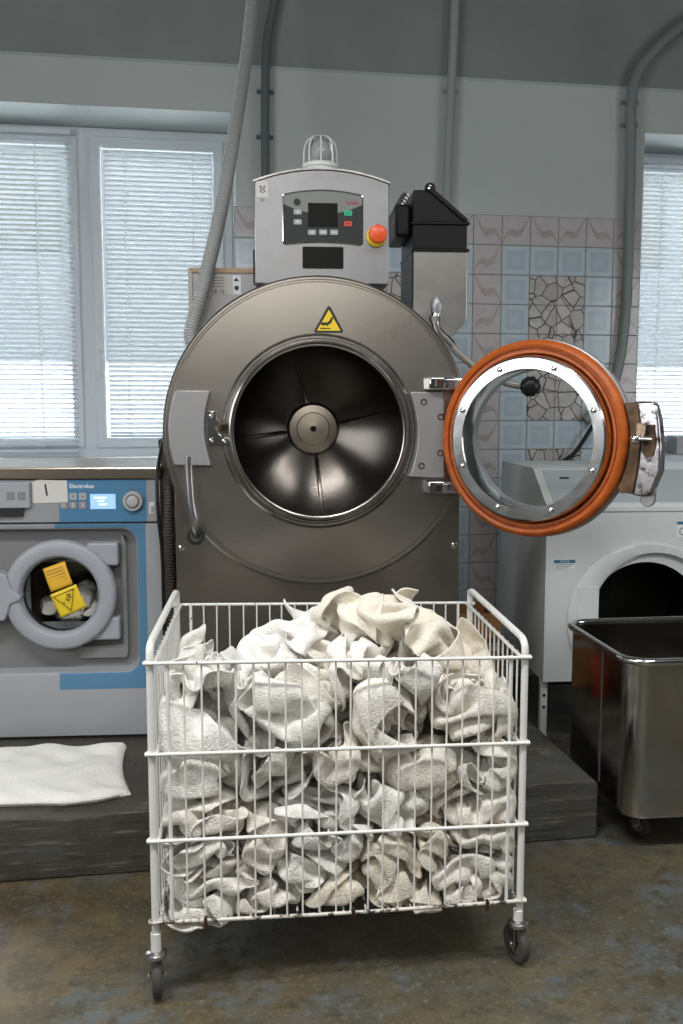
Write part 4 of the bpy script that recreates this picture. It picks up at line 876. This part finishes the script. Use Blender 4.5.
# ================================================================== the towels
def towel_sim(seed=5, log=False):
    """position based cloth: towels crumpled into wads, packed behind the basket wires, then a few draped over the top (basket-local metres)"""
    rng = np.random.RandomState(seed)
    NU, NV, sp = 30, 44, .016
    th = sp*.9; dt = 1/60.
    BX, BY, Z0 = (.012, .884), (.004, .625), .203
    # ---- where each wad goes: (x, y, z, rx, ry, rz radii)
    spots = []
    for r in range(6):                       # front face
        k = 5 if r % 2 == 0 else 4
        for c in range(k):
            w = .875/k; g = rng.uniform(.86, 1.16)
            spots.append((BX[0] + w*(c+.5) + rng.uniform(-.04, .04)*(0 < c < k-1), .112, Z0 + .058 + r*.106 + rng.uniform(-.022, .022)*(r > 0), w*.61*g, .112, .076/g**.5))
    for r in range(5):                       # both ends
        for y in (.32, .52):
            spots.append((.125, y, Z0 + .07 + r*.126, .115, .12, .08)); spots.append((.775, y, Z0 + .07 + r*.126, .115, .12, .08))
    for x in (.33, .56):                     # upper middle
        for y in (.34, .53): spots.append((x, y, .74, .13, .12, .09))
    spots += [(.50, .34, .86, .15, .13, .08), (.64, .40, .86, .14, .13, .08)]
    # looser, half open towels on top: place, turn, radii
    # place, turn, side tilt, radii
    drapes = [(.17, .20, .85, .2, 0., .16, .16, .075), (.78, .20, .84, -.2, .05, .16, .15, .07), (.42, .18, .865, .12, -.22, .20, .12, .075), (.70, .32, .885, -.3, .20, .19, .13, .07),
              (.57, .17, .885, -.25, .25, .17, .11, .075), (.36, .30, .905, .25, -.35, .24, .11, .065), (.545, .30, .955, .5, .1, .15, .13, .07), (.64, .24, .945, -.25, .42, .20, .10, .06)]
    W = len(spots); D = len(drapes); T = W + D
    n = T*NU*NV
    idt = np.repeat(np.arange(T), NU*NV); idu = np.tile(np.repeat(np.arange(NU), NV), T); idv = np.tile(np.arange(NV), T*NU)
    def con(A, B, L, k):
        d = B - A; l = np.sqrt((d*d).sum(-1, keepdims=True)) + 1e-9
        c = d*((l - L)/l*(.5*k)); A += c; B -= c
    def grid(P, it):
        for s in (0, 1):
            m = (NU - s)//2*2
            con(P[:, s:s+m:2], P[:, s+1:s+m:2], sp, .9)
            m = (NV - s)//2*2
            con(P[:, :, s:s+m:2], P[:, :, s+1:s+m:2], sp, .9)
        if it % 2 == 0:
            for s in (0, 1):
                m = (NU - s)//2*2
                con(P[:, s:s+m:2, :-1], P[:, s+1:s+m:2, 1:], sp*2**.5, .3)
                con(P[:, s:s+m:2, 1:], P[:, s+1:s+m:2, :-1], sp*2**.5, .3)
            for g, k in ((2, .085), (3, .03)):
                for ax in (1, 2):
                    A = P[:, g:] if ax == 1 else P[:, :, g:]; B = P[:, :-g] if ax == 1 else P[:, :, :-g]
                    b = A - B; l = np.sqrt((b*b).sum(-1, keepdims=True)) + 1e-9
                    c = b*(np.minimum(0, l - sp*g*.97)/l*.5*k); B += c; A -= c
    cs = th*1.1
    def pairs(X, own):
        org = X.min(0) - cs*1.5; c = ((X - org)/cs).astype(np.int64)
        dim = c.max(0) + 2; key = (c[:, 0]*dim[1] + c[:, 1])*dim[2] + c[:, 2]
        order = np.argsort(key, kind='stable'); ks = key[order]; ncell = int(dim.prod()) + 1
        cnt = np.bincount(ks, minlength=ncell); st = np.concatenate([[0], np.cumsum(cnt)])
        I, J = [], []
        for dx in (0, 1):
            for dy in (-1, 0, 1):
                for dz in (-1, 0, 1):
                    off = (dx*dim[1] + dy)*dim[2] + dz
                    if off < 0: continue
                    k2 = np.clip(ks + off, 0, ncell - 1)
                    cn = cnt[k2]; m = cn > 0
                    cn = cn[m]; a = np.repeat(order[m], cn)
                    s = np.repeat(st[k2[m]], cn); w = np.arange(len(s)) - np.repeat(np.cumsum(cn) - cn, cn)
                    b = order[s + w]
                    if off == 0: q = a < b; a, b = a[q], b[q]
                    d = X[a] - X[b]; q = (d*d).sum(1) < th*th*1.3
                    I.append(a[q]); J.append(b[q])
        I = np.concatenate(I); J = np.concatenate(J)
        near = (idt[I] == idt[J]) & (abs(idu[I]-idu[J]) <= 1) & (abs(idv[I]-idv[J]) <= 1)
        if own: near |= idt[I] != idt[J]
        return I[~near], J[~near]
    def contacts(P, Q0, I, J, fr):
        X = P.reshape(-1, 3); d = X[I] - X[J]; l = np.sqrt((d*d).sum(1)) + 1e-9
        w = np.maximum(0, th - l)/l*.5; act = w > 0
        a, b, dd = I[act], J[act], d[act]*w[act][:, None]
        if fr:
            X0 = Q0.reshape(-1, 3); rel = (X[a]-X0[a]) - (X[b]-X0[b]); nrm = d[act]/l[act][:, None]
            dd = dd - (rel - nrm*(rel*nrm).sum(1, keepdims=True))*fr
        cn = np.bincount(a, minlength=n) + np.bincount(b, minlength=n); cn = np.maximum(1, cn*.4)
        for k in range(3):
            X[:, k] += (np.bincount(a, dd[:, k], n) - np.bincount(b, dd[:, k], n))/cn
    t0 = time.time()
    # ---- crumple every towel into an ellipsoid of its own
    P = np.zeros((T, NU, NV, 3)); cen = np.zeros((T, 1, 1, 3)); rad = np.zeros((T, 1, 1, 3))
    u = ((np.arange(NU) - NU/2)*sp)[:, None] + np.zeros((1, NV)); v = ((np.arange(NV) - NV/2)*sp)[None, :] + np.zeros((NU, 1))
    for t in range(T):
        z = np.zeros_like(u)
        for q in range(9):
            k = rng.uniform(8, 62); a = rng.uniform(0, np.pi)
            z += .34/k*np.sin(k*(u*np.cos(a) + v*np.sin(a)) + rng.uniform(0, 6.3))
        X = np.stack([u, v, z], -1)
        if t < W:
            Q, _ = np.linalg.qr(rng.randn(3, 3)); X = X @ Q.T
            rad[t] = spots[t][3:]
        else:
            X = X[..., [1, 0, 2]]; z = None; rad[t] = drapes[t-W][5:]
        P[t] = X; cen[t] = [(t % 7)*1.2, (t//7)*1.2, 0]
    P += cen; V = np.zeros_like(P)
    CR = 55
    Pw = P
    for f in range(CR):
        Q0 = P.copy(); V *= .9; P += V*dt
        s = max(0., 1 - f/(CR-12)); R = rad + s*.42
        I, J = pairs(P.reshape(-1, 3), True)
        for it in range(5):
            grid(P, it); contacts(P, Q0, I, J, 0)
            d = (P - cen)/R; l = np.sqrt((d*d).sum(-1, keepdims=True))
            P[:] = cen + (P - cen)*np.where(l > 1, 1/np.maximum(l, 1e-6), 1)
        V = (P - Q0)/dt; V = np.clip(V, -1.5, 1.5)
        if f < 30: V[:W] += rng.randn(W, 1, 1, 3)*.0
    if log: print('crumpled', round(time.time()-t0, 1), len(I))
    for t in range(T):
        P[t] -= cen[t]
        P[t] += spots[t][:3] if t < W else 0
    for i, (x, y, z, a, b_) in enumerate(q[:5] for q in drapes):
        c, s = np.cos(a), np.sin(a); R_ = np.array([[c, -s, 0], [s, c, 0], [0, 0, 1]]) @ np.array([[np.cos(b_), 0, np.sin(b_)], [0, 1, 0], [-np.sin(b_), 0, np.cos(b_)]])
        P[W+i] = P[W+i] @ R_.T + [x, y, z]
    V[:] = 0
    FR = 56
    for f in range(FR):
        settle = f > FR - 20
        V[..., 2] -= 1.1*dt; V *= .96 if not settle else .7
        l = np.sqrt((V*V).sum(-1, keepdims=True)); V *= np.minimum(1, .8/(l + 1e-9))
        Q0 = P.copy(); P += V*dt
        I, J = pairs(P.reshape(-1, 3), False)
        for it in range(6):
            grid(P, it); contacts(P, Q0, I, J, .12)
            x, y, z = P[..., 0], P[..., 1], P[..., 2]
            # the packed middle of the load
            ins = (x > .24) & (x < .66) & (y > .22) & (y < .44) & (z < .68)
            pen = np.stack([x-.24, .66-x, y-.22, .44-y, (.68-z)], -1); w = pen.argmin(-1)
            for k, (ax, sg) in enumerate(((0, -1), (0, 1), (1, -1), (1, 1), (2, 1))):
                m = ins & (w == k); P[..., ax][m] += sg*pen[..., k][m]
            np.clip(P[..., 0], BX[0], BX[1], out=P[..., 0]); np.clip(P[..., 1], BY[0], BY[1], out=P[..., 1])
            fl = Z0 - .042*np.clip(np.sin(x*11+.5)*np.sin(y*9+1.2), 0, 1)
            hit = z < fl; P[..., 2] = np.maximum(z, fl)
            for k in (0, 1): P[..., k] = np.where(hit, Q0[..., k] + (P[..., k]-Q0[..., k])*.3, P[..., k])
        V = (P - Q0)/dt
        if log and f % 10 == 0: print(f, len(I), round(time.time()-t0, 1), 'top', np.percentile(P[..., 2], [50, 95, 100]).round(2), 'v', np.sqrt((V*V).sum(-1)).mean().round(3), flush=True)
    for _ in range(2):
        S = P.copy()
        S[:, 1:-1, :] += .22*(P[:, 2:, :] + P[:, :-2, :] - 2*P[:, 1:-1, :])
        S[:, :, 1:-1] += .22*(P[:, :, 2:] + P[:, :, :-2] - 2*P[:, :, 1:-1]); P = S
    return P, W
TOWELS, N_WAD = towel_sim()
TN, NU_, NV_, _ = TOWELS.shape
kinds = ['towel_white', 'towel_off', 'towel_cream', 'towel_white', 'towel_off']
names = {'towel_white': 'white', 'towel_off': 'off-white', 'towel_cream': 'cream'}
meta = []
rowname = ['bottom row', 'second row up', 'third row up', 'fourth row up', 'fifth row up', 'uppermost row']
c5 = ['far left', 'left of centre', 'centre', 'right of centre', 'far right']; c4 = ['at the left end', 'just left of the middle', 'just right of the middle', 'at the right end']
for r in range(6):
    k = 5 if r % 2 == 0 else 4
    for c in range(k): meta.append(('%s towel against the front wires, ' + rowname[r] + ', ' + (c5 if k == 5 else c4)[c], 'towels packed behind the front wires'))
lev = ['lowest', 'second level', 'middle level', 'fourth level', 'top level']
for r in range(5):
    for y in ('front', 'rear'):
        for side in ('left', 'right'): meta.append(('%s towel behind the ' + side + ' end wires, ' + lev[r] + ', ' + y + ' half', 'towels packed at the ends'))
while len(meta) < N_WAD: meta.append(('%s towel buried in the middle of the basket under the heap', 'towels buried in the heap'))
tops = ['loose %s towel filling the front left corner of the heap', 'loose %s towel under the top rail at the front right corner of the heap', '%s towel lying left of centre under the peak, just over the top rail',
        '%s towel lying across the right shoulder of the heap', '%s towel wrapped below the peak, bulging over the top rail', 'long %s towel sloping down left from the peak of the heap', '%s towel forming the very peak of the heap', 'long %s towel sloping down right from the peak of the heap']
tk = ['towel_white', 'towel_off', 'towel_off', 'towel_cream', 'towel_white', 'towel_white', 'towel_cream', 'towel_cream']
TOWELS = TOWELS.copy(); TOWELS[..., 0] = TOWELS[..., 0]*1.025 + SK*TOWELS[..., 1]; TOWELS[..., 2] -= TI*TOWELS[..., 0]/W_
ENV = np.interp(TOWELS[..., 0], [0, .15, .3, .45, .6, .72, .85, .91], [.775, .80, .86, .93, .960, .92, .85, .81])
TOWELS[..., 2] = np.where(TOWELS[..., 2] > ENV, ENV + (TOWELS[..., 2]-ENV)*.15, TOWELS[..., 2])   # the heap sags under its own weight
F_ = [(i*NV_+j, (i+1)*NV_+j, (i+1)*NV_+j+1, i*NV_+j+1) for i in range(NU_-1) for j in range(NV_-1)]
tex = bpy.data.textures.new('crumple', 'CLOUDS'); tex.noise_scale = .045; tex.noise_depth = 2
ca, sa_ = math.cos(R(BR_)), math.sin(R(BR_)); rk = random.Random(9)
for i in range(TN):
    q = TOWELS[i].reshape(-1, 3); c = q.mean(0); q = q - c
    k = tk[i-N_WAD] if i >= N_WAD else rk.choice(kinds)
    lab, grp = (tops[i-N_WAD], 'loose towels on top of the heap') if i >= N_WAD else meta[i]
    o = obj('towel', MB().add([tuple(p) for p in q.tolist()], F_), M[k], smooth=0, fix=False)
    for p in o.data.polygons: p.use_smooth = True
    o.location = (BF[0] + c[0]*ca - c[1]*sa_, BF[1] + c[0]*sa_ + c[1]*ca, c[2]); o.rotation_euler = (0, 0, R(BR_))
    m_ = o.modifiers.new('sub', 'SUBSURF'); m_.levels = 1; m_.render_levels = 2
    m_ = o.modifiers.new('wrinkle', 'DISPLACE'); m_.texture = tex; m_.texture_coords = 'LOCAL'; m_.strength = .004; m_.mid_level = .5
    m_ = o.modifiers.new('thick', 'SOLIDIFY'); m_.thickness = .0042; m_.offset = 0
    tag(o, lab % names[k], 'towel', grp)
# washing inside the grey washer's drum: two more crumpled cloths
for j, (src, x, z, s2, lab) in enumerate(((3, -.33, .665, .8, 'dim grey washing at the bottom left inside the grey washer'), (7, -.235, .70, .75, 'dim grey washing on the right inside the grey washer'))):
    q = (TOWELS[src].reshape(-1, 3) - TOWELS[src].reshape(-1, 3).mean(0))*[s2, s2, s2]
    o = obj('wet_laundry', MB().add([tuple(p) for p in q.tolist()], F_), M['towel_off'], smooth=0, fix=False)
    for p in o.data.polygons: p.use_smooth = True
    a = R(-5.3); y = .19
    o.location = (EF[0] + x*math.cos(a) - y*math.sin(a), EF[1] + x*math.sin(a) + y*math.cos(a), z)
    m_ = o.modifiers.new('thick', 'SOLIDIFY'); m_.thickness = .004; tag(o, lab, 'laundry', 'washing inside the grey washer')

# ================================================================== camera, light
cam = bpy.data.cameras.new('camera'); cam.sensor_width = 36; cam.sensor_fit = 'AUTO'; cam.lens = 950/1024*36; cam.clip_start = .05
co_ = bpy.data.objects.new('camera', cam); C.objects.link(co_); co_.location = (0, 0, 1.42)
co_.rotation_euler = (PI/2 - math.atan(103/950), 0, -R(9.2)); SC.camera = co_
def area(name, loc, rot, sx, sy, e, col=(1, 1, 1)):
    l = bpy.data.lights.new(name, 'AREA'); l.shape = 'RECTANGLE'; l.size = sx; l.size_y = sy; l.energy = e; l.color = col
    o = bpy.data.objects.new(name, l); C.objects.link(o); o.location = loc; o.rotation_euler = tuple(R(a) for a in rot); return o
for l in (area('ceiling_lamp', (-.5, 1.1, 3.6), (0, 0, 0), 1.5, .4, 78, (.98, .99, 1)), area('ceiling_lamp', (1.7, .9, 3.6), (0, 0, 0), 1.5, .4, 56, (.98, .99, 1))): l.data.spread = R(150)
area('left_window_light', (-2.6, .9, 2.15), (0, -90, 0), 1.4, 2.6, 85, (.92, .965, 1))
area('right_window_light', (4.2, 1.3, 1.95), (0, 90, 0), 1.5, 2.6, 48, (.92, .965, 1))
l = area('rear_window_light', (-.3, -3.1, 3.05), (80, 0, -4), 2.6, .9, 20, (1, .97, .92)); l.data.spread = R(130)
w = bpy.data.worlds.new('world'); SC.world = w; w.use_nodes = True
bg = w.node_tree.nodes['Background']; bg.inputs[0].default_value = (.90, .955, 1, 1); bg.inputs[1].default_value = 13
SC.view_settings.view_transform = 'Standard'; SC.view_settings.look = 'None'; SC.view_settings.exposure = -.22; SC.view_settings.gamma = 1; SC.view_settings.use_curve_mapping = False
SC.cycles.max_bounces = 8; SC.cycles.transmission_bounces = 8; SC.cycles.sample_clamp_indirect = 6
SC.cycles.use_denoising = True
